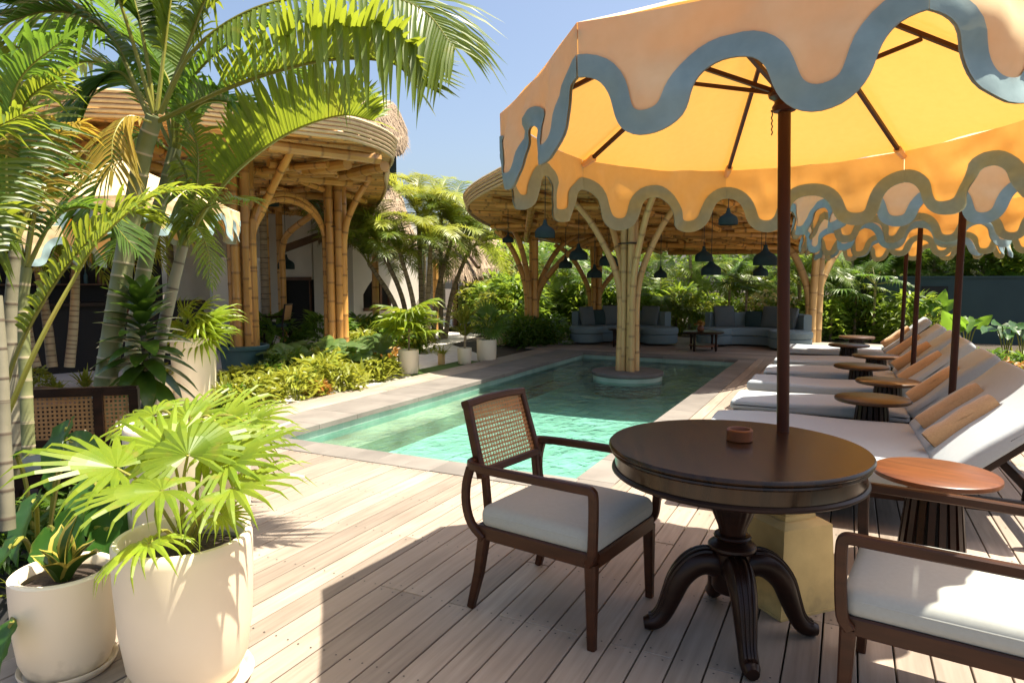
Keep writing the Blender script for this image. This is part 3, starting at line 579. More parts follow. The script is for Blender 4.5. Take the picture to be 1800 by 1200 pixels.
# ================================================================ parasols
def parasol(label, loc, rzv, base_z, hub=2.19, Rm=1.212, tilt=(0,0), ctilt=0., canvas=None, rise=.56, seed=1, group=None, polebase=0):
    t = thing('scalloped_parasol', label, 'parasol', loc, 0, group, tilt); rr = random.Random(seed)
    ct = lambda p: V((p[0], p[1], p[2])) + V((0,0, ctilt*p[1]))
    NS = 8
    def vx(k, r=Rm, z=0): a = rzv-k*pi/4; return V((r*cos(a), r*sin(a), hub+z))
    obj('pole', M().tube([(0,0,polebase),(0,0,hub+rise-.02)], .026, 20), POLEWOOD, t)
    obj('finial', M().lathe([(0,0),(.035,.0),(.04,.02),(.02,.04),(.028,.07),(.0,.1)], 14, (0,0,hub+rise-.01)), POLEWOOD, t)
    hz = hub+.035
    obj('hub', M().lathe([(.028,-.07),(.045,-.065),(.05,-.045),(.04,-.03),(.04,-.02),(.062,-.005),(.066,.01),(.055,.03),(.052,.075),(.028,.08)], 20, (0,0,hz)), POLEWOOD, t)
    ch = obj('pin', M().tube([(.05,0,hz-.06),(-.055,.01,hz-.055)], .004, 6).tube([(-.05,.01,hz-.055)]+[(-.052+.004*(k%2), .01, hz-.06-.012*k) for k in range(1,9)], .0035, 4), BLACK, t)
    apex = V((0,0,hub+rise))
    for k in range(NS):
        a, b = vx(k), vx(k+1)
        # roof panel, slightly sagging between the ribs
        rows = []; nu, nv = 10, 12
        for i in range(nu+1):
            s = .03+.97*i/nu; row = []
            for j in range(nv+1):
                u = j/nv; p = apex.lerp(a, s).lerp(apex.lerp(b, s), u); sag = sin(pi*u)*s*.035*(.6+.4*s)
                row.append(ct(p-V((0,0,sag*.6+.012*sin(pi*s)+.020*sin(pi*u)*mnoise.noise(V((u*4,s*5,k*3.3+seed))))) - (a+b-apex*2).normalized()*0))
            rows.append(row)
        pan = obj('canopy_panel', M().grid(rows), canvas, t)
        rows = []; nv = 64; ph = rr.uniform(0,6); out0 = ((a+b)/2-V((0,0,hub))).normalized(); A_ = rr.uniform(.4,1); Wd = (b-a).length
        def surf(u, h):
            s = h/.36*min(1, max(0,7*u*(1-u))); q = a.lerp(b, u)-V((0,0,sin(pi*max(0,min(1,u)))*.021))
            return ct(q)+out0*(.018*s+A_*.035*s*sin(2*pi*u*2-pi/2+.4*sin(ph))+.012*s*sin(2*pi*u*3.3+ph)+.006*s*sin(23*u+ph*2)+.030*min(1,3*s)*mnoise.noise(V((u*5.5+h*6,h*7-u*2,k*7.3+seed)))+.012*min(1,4*s)*mnoise.noise(V((u*16,h*9,k*3.1+seed))))-V((0,0,h))
        def hem(t): return t+.024*sin(8*pi*t)+.004*sin(2*pi*t+ph), .258-.098*cos(4*pi*t)+.006*sin(2*pi*t*3+ph)*sin(pi*t)
        for i in range(11): rows.append([surf(hem(j/nv)[0], hem(j/nv)[1]*i/10) for j in range(nv+1)])
        val = obj('valance', M().grid(rows), canvas, pan)
        m = M(); TW_ = .062
        for f in (.005, -.005):
            tr_ = []
            for wq in (-.006, TW_*.33, TW_*.66, TW_):
                row = []
                for j in range(nv+1):
                    tq = j/nv; u0, h0 = hem(tq); u1, h1 = hem(tq-.004); u2, h2 = hem(tq+.004); dx, dh = (u2-u1)*Wd, h2-h1; L_ = math.hypot(dx, dh)
                    row.append(surf(u0+dh/L_*wq/Wd, h0-dx/L_*wq)+out0*f)
                tr_.append(row)
            m.grid(tr_)
        obj('hem_tape', m, TRIM, pan)
    for k in range(NS):
        a = ct(vx(k, Rm-.04, .0)); top = apex-V((0,0,.05)); a = a-V((0,0,.012))
        rb = obj('rib', M().tube([top.lerp(a,.03)-V((0,0,.01)), top.lerp(a,.97)-V((0,0,.012))], .0125, 4), POLEWOOD, t)
        mid = top.lerp(a, .46)-V((0,0,.03)); h0 = V((mid.x,mid.y,0)).normalized()*.045+V((0,0,hz+.02))
        obj('strut', M().tube([h0, mid], .0125, 4), POLEWOOD, t)
        d = (a-top).normalized(); obj('rib_pocket', M().tube([a-d*.055-V((0,0,.015)), a+d*.035-V((0,0,.006))], [.022,.016], 6), CANVAS, rb)
    return t
parasol('nearest parasol, its pole rising through the cream pedestal behind the dark round table', (-.205,3.12,0), 3.491, 0, tilt=(0,-.03), ctilt=-.063, canvas=CANVAS, seed=3, polebase=.42)
parasol('second parasol, its pole between the double lounger and the next one', (.76,6.15,0), 3.3, 0, canvas=CANVAS, seed=5, hub=2.17)
parasol('third parasol along the lounger row, its pole by the fourth lounger', (.68,8.55,0), 3.45, 0, canvas=CANVAS, seed=8, hub=2.12)
parasol('farthest parasol, at the end of the lounger row near the teal wall', (.72,11.0,0), 3.2, 0, canvas=CANVAS, seed=9, hub=2.12)
p = D(215,330,7.4); parasol('cream parasol half hidden behind the ringed palm stems on the left', (p.x,p.y,-.1), 2.62, 0, canvas=CANVAS, seed=12, hub=2.36, Rm=1.22, rise=.5, polebase=0)
p = D(-60,330,6.6); parasol('parasol at the left edge of the picture behind the palm fronds', (p.x,p.y,-.1), 3.3, 0, canvas=CANVAS, seed=13, hub=2.05, Rm=1.2, rise=.5, polebase=0)
pd = thing('pedestal', 'square tapered cream stone pedestal holding the nearest parasol', 'parasol base', (-.205,3.18,0), R(47))
m = M()
def frust(m, w0, w1, z0, z1):
    vs = [(sx*w0/2, sy*w0/2, z0) for sx, sy in ((-1,-1),(1,-1),(1,1),(-1,1))]+[(sx*w1/2, sy*w1/2, z1) for sx, sy in ((-1,-1),(1,-1),(1,1),(-1,1))]
    m.add(vs, [(3,2,1,0),(4,5,6,7)]+[(a,(a+1)%4,(a+1)%4+4,a+4) for a in range(4)])
frust(m, .31, .31, 0, .012); frust(m, .304, .265, .012, .385); frust(m, .265, .20, .385, .405); obj('body', m, PEDESTAL, pd, smooth=False)
m = M(); frust(m, .17, .165, .405, .425); frust(m, .145, .145, .425, .47); frust(m, .11, .10, .47, .62); obj('collar', m, PEDESTAL, pd, smooth=False)
# ================================================================ round table
tb = thing('round_table', 'dark polished round pedestal table with moulded edge on four carved legs', 'table', (-.38,2.775,0), R(22))
obj('tabletop', M().lathe([(0,.750),(.482,.750),(.490,.752),(.495,.758),(.493,.765),(.488,.768),(.498,.770),(.503,.776),(.502,.784),(.496,.790),(0,.790)], 96, cap=False), TABLETOPM, tb)
obj('apron', M().lathe([(.478,.750),(.476,.692)], 96, cap=False), TABLETOPM, tb)
obj('apron_bead', M().lathe([(.465,.692),(.480,.695),(.489,.688),(.490,.681),(.482,.674),(.45,.671),(.06,.671),(.06,.63)], 96, cap=False), DARKWOOD, tb)
flute = lambda t, z: 1+.045*abs(sin(9*t))*max(0, min(1, (z-.47)/.03))*(1 if z < .64 else 0)
obj('column', M().lathe([(.085,.671),(.102,.665),(.107,.64),(.103,.60),(.093,.555),(.076,.505),(.058,.455),(.052,.425)], 108, cap=False, fn=flute), DARKWOOD, tb)
obj('collar', M().lathe([(.052,.427),(.07,.422),(.074,.415),(.066,.407),(.06,.40),(.082,.39),(.094,.38),(.096,.37),(.088,.358),(.078,.352)], 40, cap=False), DARKWOOD, tb)
obj('block', M().lathe([(.078,.355),(.076,.20),(.066,.185),(.0,.185)], 40, cap=False), DARKWOOD, tb)
for k in range(4):
    a = k*pi/2; pr = [(.045,.29,.058),(.10,.308,.058),(.155,.288,.055),(.205,.232,.049),(.236,.155,.042),(.262,.09,.036),(.292,.048,.036),(.325,.034,.034),(.350,.030,.024)]
    cs = spline([(r_,0,z) for r_,z,_ in pr], 28); rs = [pr[min(int(i/28*8),7)][2]*(1-(i/28*8-min(int(i/28*8),7)))+pr[min(int(i/28*8)+1,8)][2]*(i/28*8-min(int(i/28*8),7)) for i in range(29)]
    lg = obj('leg', M().tube(cs, rs, 12, flat=1.0), DARKWOOD, tb, rot=(0,0,a))
    m = M()
    for s in (-1.5,-.5,.5,1.5):
        q = []
        for i in range(3, 25):
            d = (cs[i+1]-cs[i-1]).normalized(); nrm = V((-d.z,0,d.x)); nrm = nrm if nrm.z > 0 else -nrm
            q.append(cs[i]+nrm*rs[i]*cos(s*.38)*.97+V((0, rs[i]*sin(s*.38), 0)))
        m.tube(q, .0062, 5)
    obj('reeding', m, DARKWOOD, lg)
ash = thing('ashtray', 'small round wooden ashtray on the dark table', 'ashtray', (-.375,2.86,.790))
obj('body', M().lathe([(0,.0),(.047,.0),(.052,.004),(.053,.045),(.049,.049),(.041,.049),(.039,.045),(.038,.012),(0,.010)], 32, cap=False), REDWOOD, ash)
# ================================================================ armchairs
def bar_(m, pts, wd, th, up=(0,0,1)):      # rounded rectangular bar along a path
    pts = [V(p) for p in pts]; rows = []; up = V(up)
    for i, p in enumerate(pts):
        T = (pts[min(i+1,len(pts)-1)]-pts[max(i-1,0)]).normalized(); S_ = T.cross(up)
        if S_.length < 1e-3: S_ = V((0,1,0))
        S_.normalize(); N_ = S_.cross(T); w_, t_ = (wd[i] if isinstance(wd, list) else wd)/2, (th[i] if isinstance(th, list) else th)/2; b = min(w_, t_)*.35
        rows.append([p+S_*x+N_*y for x, y in ((w_,t_-b),(w_-b,t_),(-w_+b,t_),(-w_,t_-b),(-w_,-t_+b),(-w_+b,-t_),(w_-b,-t_),(w_,-t_+b))])
    m.grid(rows, True); m.add(rows[0], [tuple(range(8))]); m.add(rows[-1], [tuple(range(8))[::-1]]); return m
def armchair(label, loc, rzv, group):
    t = thing('armchair', label, 'armchair', loc, rzv, group)
    cf = lambda p: V((p.x, p.y, p.z+(.022*(1-(p.x/.29)**2)*(1-(p.y/.29)**2) if p.z > 0 else 0)))
    obj('seat_cushion', M().rbox((.005,0,.425), (.575,.57,.10), .042, 5, fn=cf, sub=8), GREYFAB, t)
    pi_ = [(x_*.2835, y_*.281) for x_, y_ in [(c_(q), s_(q)) for q in [2*pi*k/72 for k in range(73)] for c_, s_ in [(lambda a: math.copysign(abs(cos(a))**.13, cos(a)), lambda a: math.copysign(abs(sin(a))**.13, sin(a)))]]]
    obj('piping', M().tube([(x_+.005, y_, .441) for x_, y_ in pi_], .0045, 6, caps=False), GREYFAB, t)
    m = M(); 
    for s in (-1,1): bar_(m, [(-.285,s*.272,.358),(.285,s*.272,.358)], .032, .062)
    bar_(m, [(.28,-.256,.358),(.28,.256,.358)], .034, .062); bar_(m, [(-.28,-.256,.358),(-.28,.256,.358)], .034, .062); m.box((0,0,.35), (.53,.52,.03))
    obj('seat_frame', m, CHAIRWOOD, t)
    for s in (-1,1):
        obj('leg', bar_(M(), [(.268,s*.270,.345),(.276,s*.274,0)], [.046,.032], [.05,.034], up=(1,0,0)), CHAIRWOOD, t)
        obj('leg', bar_(M(), [(-.262,s*.270,.345),(-.29,s*.272,.17),(-.335,s*.274,0)], [.046,.04,.032], [.05,.044,.034], up=(1,0,0)), CHAIRWOOD, t)
        # arm: curved rear post, level rail, front post with a rounded foot into the seat rail
        pts = spline([(-.255,s*.285,.335),(-.318,s*.290,.39),(-.345,s*.292,.47),(-.345,s*.290,.56),(-.325,s*.286,.635)], 12)
        m = bar_(M(), pts, .03, .036, up=(1,0,0)); obj('arm_post', m, CHAIRWOOD, t)
        pts = [(-.345,s*.238,.652),(-.335,s*.275,.650),(-.29,s*.300,.648),(-.2,s*.310,.648),(.0,s*.314,.650),(.2,s*.312,.650),(.268,s*.310,.650),(.286,s*.309,.645),(.293,s*.308,.628),(.294,s*.306,.56),(.290,s*.302,.45),(.283,s*.296,.385),(.262,s*.288,.35)]
        P_ = spline(pts, 40); rows = M(); bar_(rows, P_, .036, .030, up=(0,s,0)); obj('armrest', rows, CHAIRWOOD, t)
    # back frame, tilted, with woven cane
    bl, bh, yw = V((-.315,0,.595)), V((-.405,0,.895)), .225; d = (bh-bl).normalized(); nx = V((d.z,0,-d.x))
    def bp_(y, s, o=0): return bl+(bh-bl)*s+V((0,y,0))+nx*o
    m = M()
    for s in (-1,1): bar_(m, [bp_(s*yw,-.06), bp_(s*yw*.93,1.0)], .03, .042, up=nx)
    bar_(m, [bp_(-yw*.99,1.0), bp_(-yw*.4,1.03), bp_(yw*.4,1.03), bp_(yw*.99,1.0)], .034, .044, up=nx); bar_(m, [bp_(-yw,.02), bp_(yw,.02)], .034, .042, up=nx)
    bf = obj('back_frame', m, CHAIRWOOD, t)
    for s in (-1,1): obj('back_post', bar_(M(), [(-.29,s*.20,.39),(-.312,s*.20,.60)], .03, .034, up=(1,0,0)), CHAIRWOOD, t)
    m = M(); nv, nh = 22, 15; hw = .0042
    for k in range(nv):
        y = -yw+.012+(2*yw-.024)*k/(nv-1); m.add([bp_(y-hw,.05,.004), bp_(y+hw,.05,.004), bp_(y+hw,.98,.004), bp_(y-hw,.98,.004)], [(0,1,2,3)])
    hh = .0042/.314
    for k in range(nh):
        s = .07+.89*k/(nh-1); m.add([bp_(-yw+.01,s-hh,.0055), bp_(yw-.01,s-hh,.0055), bp_(yw-.01,s+hh,.0055), bp_(-yw+.01,s+hh,.0055)], [(0,1,2,3)])
    dy = (2*yw-.024)/(nv-1); ds = .89/(nh-1)
    for i in range(nv-1):
        for j in range(nh-1):
            y = -yw+.012+dy*i; s = .07+ds*j
            for y0, y1 in ((y, y+dy), (y+dy, y)):
                e = .0016; m.add([bp_(y0-e,s,.003), bp_(y0+e,s,.003), bp_(y1+e,s+ds,.003), bp_(y1-e,s+ds,.003)], [(0,1,2,3)])
    obj('cane_panel', m, CANE, t, smooth=False)
    for s in (.045,.965): bar_(mm := M(), [bp_(-yw+.015,s,.006), bp_(yw-.015,s,.006)], .012, .006, up=nx); obj('cane_binding', mm, CANE, t)
    return t
armchair('armchair with woven cane back and pale seat, left of the dark round table', (-1.075,2.715,0), R(-9), 'armchairs at the round table')
armchair('armchair cut by the lower right corner of the picture, facing the dark round table', (.345,2.555,0), R(173), 'armchairs at the round table')
# ================================================================ loungers
def lounger(label, x, y, w, a=0, wide=False, back=.78, ang=42):
    t = thing('sun_lounger', label, 'sun lounger', (x,y,0), a, 'sun loungers in a row along the pool')
    hx = 1.44; rr = random.Random(int(y*10)); ph = rr.uniform(0,6)
    bumpf = lambda p: V((p.x, p.y, p.z+(.008*sin(p.x*5+ph)+.006*sin(p.y*9+ph)-.01*(abs(p.x)/.72)**6 if p.z > 0 else 0)))
    obj('mattress', M().rbox((hx/2,0,.318), (hx,w,.105), .035, 4, fn=bumpf, sub=9), LOUNGE, t)
    rot = Matrix.Rotation(-R(ang), 3, 'Y'); c = V((hx+.0,0,.318))+rot @ V((back/2-.0,0,.012))
    obj('back_mattress', M().rbox(c, (back,w,.10), .035, 4, rot, fn=lambda p: V((p.x,p.y,p.z+(.008*sin(p.x*9+ph)+.006*sin(p.y*8-ph) if p.z > 0 else .0))), sub=8), LOUNGE, t)
    m = M()
    for s in (-1,1): bar_(m, [(.03,s*(w/2-.03),.225),(1.95,s*(w/2-.03),.225)], .04, .075)
    bar_(m, [(.05,-w/2+.05,.225),(.05,w/2-.05,.225)], .04, .075); bar_(m, [(1.93,-w/2+.05,.225),(1.93,w/2-.05,.225)], .04, .075); obj('frame', m, DARKWOOD, t)
    for lx in (.12,1.86):
        for s in (-1,1): obj('leg', bar_(M(), [(lx,s*(w/2-.04),.19),(lx,s*(w/2-.04),0)], .05, .05, up=(1,0,0)), DARKWOOD, t)
    m = M()
    for k in range(13): m.box((.12+k*.108,0,.254), (.07,w-.1,.016))
    obj('seat_slats', m, DARKWOOD, t, smooth=False)
    bfm = M(); 
    for s in (-1,1): bar_(bfm, [V((hx,s*(w/2-.05),.25)), V((hx,s*(w/2-.05),.25))+rot @ V((back-.03,0,0))], .035, .05)
    obj('back_frame', bfm, DARKWOOD, t)
    for k in range(7):
        q = V((hx,0,.25))+rot @ V((.09+k*.10,0,0)); obj('slat', M().box(q, (.055,w-.14,.014), rot), DARKWOOD, t, smooth=False)
    for s in (-1,1):
        q = V((hx,s*(w/2-.09),.25))+rot @ V((back*.62,0,-.07)); obj('prop', bar_(M(), [q, (hx+.38,s*(w/2-.09),.23)], .03, .03, up=(0,1,0)), DARKWOOD, t)
    return t
def towel(label, p, ang, a=0, L_=.44, r=.076):
    t = thing('rolled_towel', label, 'towel', p, a, 'rolled tan towels on the loungers'); rot = Matrix.Rotation(-R(ang), 3, 'Y'); m = M()
    sp = []; nT = 120
    for k in range(nT+1):
        th = k/nT*3.4*2*pi; q = r*min(1, .15+1.25*k/nT)*(1+.012*sin(2*th)); sp.append((q*cos(th)*1.0, q*sin(th)*.9))
    rows = []
    for i in range(13):
        x = i/12*L_; e = 1-.10*(abs(i-6)/6)**8; p_ = p; rows.append([rot @ V((x+.004*sin(j*.21), y*e+.0025*sin(i*.9+j*.1), z*e+.0025*sin(i*.7+j*.13)+.009*mnoise.noise(V((x*9,y*12+p_[1]*3,z*12))))) for j, (y, z) in enumerate(sp)])
    m.grid(rows); obj('roll', m, TOWEL, t); return t
LG = [(5.06,1.52,'wide double lounger nearest the round table, carrying two towels',0.5),(6.66,.60,'second lounger, directly behind the double one',0.5),(7.82,.60,'third lounger in the row, counted from the round table',0.5),
      (9.02,.62,'fourth lounger, beside the third parasol pole',0.5),(10.28,.60,'fifth lounger, last but one before the teal wall',0.5),(11.95,.62,'farthest lounger, beside the elephant ear plants',0.5)]
for k, (y, w_, lb, h) in enumerate(LG):
    lounger(lb, -.93 if k < 3 else -.89, y, w_, R(2 if k == 0 else 0))
TW = ['near towel of the pair on the double lounger','rear towel of the pair on the double lounger','towel on the second lounger','towel on the third lounger','towel on the fourth lounger','towel on the fifth lounger','towel on the farthest lounger']
for lb, (x, y, a) in zip(TW, ((.50,4.90,10),(.50,5.46,5),(.52,6.62,4),(.52,7.8,4),(.53,8.98,4),(.53,10.2,4),(.53,11.9,4))):
    towel('rolled tan '+lb, (x,y,.435), 38, R(a))
def side_table(label, x, y, m_=None):
    t = thing('side_table', label, 'side table', (x,y,0), rnd.uniform(0,3), 'round slatted side tables between the loungers')
    obj('tabletop', M().lathe([(0,.468),(.268,.468),(.278,.474),(.280,.484),(.278,.494),(.27,.5),(0,.5)], 48, cap=False), REDWOOD if 'sunlit' in label else TABLESHADE, t)  # sunlit top stays red, the others carry their shade in the wood colour
    obj('core', M().lathe([(.06,.468),(.09,.02),(.0,.02)], 20, cap=False), DARKIN, t)
    obj('foot_ring', M().lathe([(.13,0),(.165,0),(.165,.03),(.13,.03),(.13,0)], 32, cap=False), DARKWOOD, t)
    me = M().add(*(lambda bx: (bx.v, bx.f))(M().box((0,0,0), (.016,.030,.445)))).mesh('slat', False, [DARKWOOD])
    for k in range(18):
        a = 2*pi*k/18; o = bpy.data.objects.new('slat', me); COL.objects.link(o); o.parent = t; o.location = (.127*cos(a), .127*sin(a), .246)
        o.rotation_euler = (0, -.10, a)
    return t
side_table('low round side table with sunlit reddish top, right of the dark round table', .43, 3.88)
side_table('low round side table between the double lounger and the second lounger', .215, 6.13)
side_table('low round side table between the second and third loungers', .38, 7.26)
side_table('low round side table between the third and fourth loungers', .17, 8.42)
side_table('low round side table between the fourth and fifth loungers', .36, 9.66)
side_table('low round side table between the fifth lounger and the farthest one', .05, 11.1)
side_table('low round side table beyond the farthest lounger, by the elephant ear leaves', .17, 12.75)
# ================================================================ sofas and coffee tables
def sofa(label, loc, rzv, mirror, pillows, sc=.8):
    t = thing('curved_sofa', label, 'sofa', loc, rzv, 'slate blue sofas on the terrace'); s = mirror; t.scale = (sc, sc, 1)
    for nm, r0, r1, z0, z1 in (('base',.75,1.62,.04,.24),('seat_cushion',.70,1.50,.245,.40),('backrest',1.47,1.68,.20,.72)):
        rows = []; rd = .035; prof = [(r0,z0),(r0,z1-rd),(r0+rd*.35,z1-rd*.35),(r0+rd,z1),(r1-rd,z1),(r1-rd*.35,z1-rd*.35),(r1,z1-rd),(r1,z0)]
        for k in range(25):
            a = R(-58)+R(116)*k/24; e = 1
            rows.append([V((s*r*sin(a), -1.1+r*cos(a), z)) for r, z in prof])
        m = M().grid(rows); m.add(rows[0], [tuple(range(8))[::-1]]); m.add(rows[-1], [tuple(range(8))]); obj(nm, m, SOFA, t)
    # round ottoman-like end
    obj('end_seat', M().lathe([(0,.05),(.50,.05),(.53,.09),(.53,.23),(.50,.245),(.535,.26),(.545,.30),(.545,.36),(.51,.40),(0,.405)], 40, (s*1.02,-.78,0), cap=False), SOFA, t)
    obj('end_seat', M().lathe([(0,.05),(.44,.05),(.47,.09),(.47,.23),(.44,.245),(.475,.26),(.485,.30),(.485,.36),(.45,.40),(0,.405)], 40, (-s*1.0,-.70,0), cap=False), SOFA, t)
    for k, (a, w_, m_, lb) in enumerate(pillows):
        r_ = 1.36; p = V((s*r_*sin(R(a)), -1.1+r_*cos(R(a)), .40+w_*.48))
        p.x *= sc; p.y *= sc; q = V((loc[0]+p.x*cos(rzv)-p.y*sin(rzv), loc[1]+p.x*sin(rzv)+p.y*cos(rzv), loc[2]+p.z))
        pl = thing('cushion', lb, 'cushion', q, rzv-s*R(a)); pl.rotation_euler = (R(-14), 0, rzv-s*R(a))
        rows = []
        fnp = lambda v: V((v.x*(1-.10*(abs(v.z)/(w_/2))**2*0), v.y*(.25+.75*max(0,(1-(v.x/(w_/2))**2)*(1-(v.z/(w_/2))**2))**.5), v.z))
        obj('cover', M().rbox((0,0,0), (w_,.15,w_), .02, 2, fn=fnp, sub=8), m_, pl)
    return t
sofa('slate blue curved sofa on the left of the terrace, behind the pool pillar', (-4.75,15.25,0), R(20), 1, [(-46,.44,PILLOWG,'grey scatter cushion at the left end of the left sofa'),(-27,.36,PILLOWD,'small dark cushion near the left end of the left sofa'),(-10,.46,PILLOWG,'grey scatter cushion in the middle of the left sofa'),(8,.36,PILLOWD,'small dark cushion in the middle of the left sofa'),(38,.46,PILLOWG,'grey scatter cushion at the right end of the left sofa')])
sofa('slate blue curved sofa on the right of the terrace, below the pale flowers', (-1.75,15.75,0), R(-8), 1, [(-42,.48,PILLOWG,'grey scatter cushion at the left end of the right sofa'),(-8,.36,PILLOWD,'small dark cushion in the middle of the right sofa'),(14,.48,PILLOWG,'grey scatter cushion right of the small dark one on the right sofa'),(36,.46,PILLOWG,'grey scatter cushion at the right end of the right sofa')])
def coffee(label, loc, w_, a):
    t = thing('coffee_table', label, 'coffee table', loc, a)
    obj('tabletop', M().lathe([(0,.36),(w_*.48,.36),(w_*.5,.37),(w_*.5,.39),(w_*.48,.40),(0,.40)], 32, cap=False), DARKWOOD, t)
    obj('shelf', M().lathe([(0,.10),(w_*.36,.10),(w_*.36,.125),(0,.125)], 32, cap=False), REDWOOD, t)
    for k in range(4):
        b = pi/4+k*pi/2; r = w_*.37; obj('leg', M().tube([(r*cos(b), r*sin(b), 0),(r*cos(b), r*sin(b), .07),(r*cos(b), r*sin(b), .2),(r*cos(b), r*sin(b), .36)], [.016,.03,.02,.032], 8), DARKWOOD, t)
    return t
coffee('dark low coffee table with flower vase before the right sofa', (-2.62,14.1,0), .82, R(20))
coffee('dark low coffee table partly hidden by the pool pillar', (-4.35,14.2,0), .7, R(10))
vs_ = thing('flower_vase', 'small brown vase with pink blossoms on the coffee table', 'vase', (-2.68,14.1,.40))
obj('vase', M().lathe([(0,0),(.06,0),(.075,.04),(.06,.10),(.05,.12)], 16, cap=False), REDWOOD, vs_)
m = M()
for k in range(60):
    d = V((rnd.gauss(0,1), rnd.gauss(0,1), abs(rnd.gauss(0,1))+.2)).normalized(); p = V((0,0,.12))+d*rnd.uniform(.06,.12); a = V((rnd.gauss(0,1), rnd.gauss(0,1), rnd.gauss(0,1))).normalized()*.03; b = d.cross(a).normalized()*.025; m.add([p-a, p+b, p+a, p-b], [(0,1,2,3)])
obj('blossoms', m, L_RED, vs_, smooth=False)
# pendants under the pool pavilion
for x, y, d, r, lb in ((893,413,12.6,.105,'leftmost small pendant lamp under the pool pavilion roof'),(958,400,9.9,.15,'pendant lamp left of the pool pillar branch, close to the roof edge'),(1017,440,11.6,.16,'pendant lamp behind the left branch of the pool pillar'),(994,457,14,.14,'dark pendant lamp hanging between the two left columns'),(1045,473,13.2,.15,'low pendant lamp left of the pool pillar'),(1070,450,12,.17,'pendant lamp just left of the pool pillar culms'),
                       (1161,474,12.6,.12,'small pendant lamp right of the pool pillar'),(1237,443,11,.14,'pendant lamp high under the roof right of the pillar'),(1250,466,11.0,.16,'large black pendant lamp hanging over the pool end'),(1280,378,8.9,.125,'pendant lamp framed by the scallops of the nearest parasol'),(1345,447,10.5,.18,'pendant lamp left of the nearest parasol pole'),(1337,470,12,.13,'lower pendant lamp left of the nearest parasol pole')):
    p = D(x, y, d); p = D(x, y+8, d); pendant(V((p.x,p.y,p.z-r*.55)), zf2(p.x,p.y)-.06, r, lb, 'pendant lamps under the pool pavilion')
p = D(503,473,16.2); pendant(p, 3.2, .2, 'wide pendant lamp before the white wall in the left pavilion', 'pendant lamps in the left pavilion')
p = D(475,362,11.8); pendant(p, 3.2, .15, 'dark pendant lamp under the left arch', 'pendant lamps in the left pavilion')
# bar stool
p = D(488,610,14.2); st = thing('bar_stool', 'dark bar stool with cane back beside the doorway', 'bar stool', (p.x,p.y,-.05), R(205))
sc_ = 1.0
obj('seat', M().rbox((0,0,.56), (.46,.44,.08), .03, 3), PILLOWD, st)
for sx in (-1,1):
    for sy in (-1,1): obj('leg', M().tube([(sx*.19,sy*.19,0),(sx*.2,sy*.2,.54)], .02, 6), DARKWOOD, st)
    obj('armrest', M().tube([(-.2,sx*.22,.74),(.2,sx*.22,.74),(.21,sx*.22,.54)], .018, 6), DARKWOOD, st)
obj('backrest', M().box((-.23,0,.82), (.03,.42,.30), Matrix.Rotation(-.15,3,'Y')), CANE, st); m = M()
for s in (-1,1): bar_(m, [(-.19,s*.21,.55),(-.26,s*.21,1.0)], .03, .03, up=(1,0,0))
bar_(m, [(-.258,-.21,.99),(-.258,.21,.99)], .03, .03); obj('back_frame', m, DARKWOOD, st)
# cane seat group at left, seen behind the palm stems
def bench(label, p, a):
    t = thing('cane_armchair', label, 'armchair', p, a)
    obj('seat_cushion', M().rbox((0,0,.42), (.62,.68,.13), .04, 3), GREYFAB, t)
    m = M(); m.box((0,0,.31), (.64,.70,.07)); obj('seat_frame', m, DARKWOOD, t, smooth=False)
    for sx in (-1,1):
        for sy in (-1,1): obj('leg', M().box((sx*.29,sy*.32,.14), (.05,.05,.28)), DARKWOOD, t, smooth=False)
    m = M(); m.box((-.30,0,.83), (.04,.70,.05)); m.box((-.30,0,.53), (.04,.70,.05))
    for y in (-.33,-.14,.33): m.box((-.30,y,.66), (.045,.05,.36))
    obj('back_frame', m, DARKWOOD, t, smooth=False)
    m = M()
    for k in range(27): m.box((-.295,-.31+k*.0238,.68), (.004,.011,.27))
    for k in range(11): m.box((-.298,0,.56+k*.0245), (.004,.62,.011))
    obj('cane_panel', m, CANE, t, smooth=False); return t
p = G(165,772,.45); bench('dark framed cane back armchair behind the palm stems on the left', (p.x,p.y,-.03), R(130))
p = G(20,770,.45); tt = thing('lounge_table', 'dark low table at the left edge behind the palm stems', 'table', (p.x,p.y,-.05)); obj('tabletop', M().box((0,0,.72), (.9,.9,.04)), DARKWOOD, tt, smooth=False)
obj('apron', M().box((0,0,.62), (.8,.8,.14)), DARKWOOD, tt, smooth=False)
for sx in (-1,1):
    for sy in (-1,1): obj('leg', M().box((sx*.38,sy*.38,.28), (.06,.06,.56)), DARKWOOD, tt, smooth=False)
# ================================================================ plants: leaf builders
rn = random.Random(21)
def strip(m, p, d, l, w, up, droop, segs=3, fold=0., prof=(.7,1,.75), tw=0):
    d = d.normalized(); s = d.cross(up)
    s = s.normalized() if s.length > 1e-4 else V((1,0,0)); b = len(m.v); vs = []; fs = []
    for k in range(segs):
        t = k/segs; c = p+d*(l*t)-V((0,0,droop*l*t*t)); q = w*prof[min(int(t*len(prof)), len(prof)-1)]*.5
        if fold: vs += [c-s*q+up*fold*q, c, c+s*q+up*fold*q]
        else: vs += [c-s*q, c+s*q]
    vs.append(p+d*l-V((0,0,droop*l))); n = 3 if fold else 2
    for k in range(segs-1):
        for j in range(n-1): fs.append((k*n+j, k*n+j+1, (k+1)*n+j+1, (k+1)*n+j))
    for j in range(n-1): fs.append(((segs-1)*n+j, (segs-1)*n+j+1, segs*n))
    m.add(vs, fs)
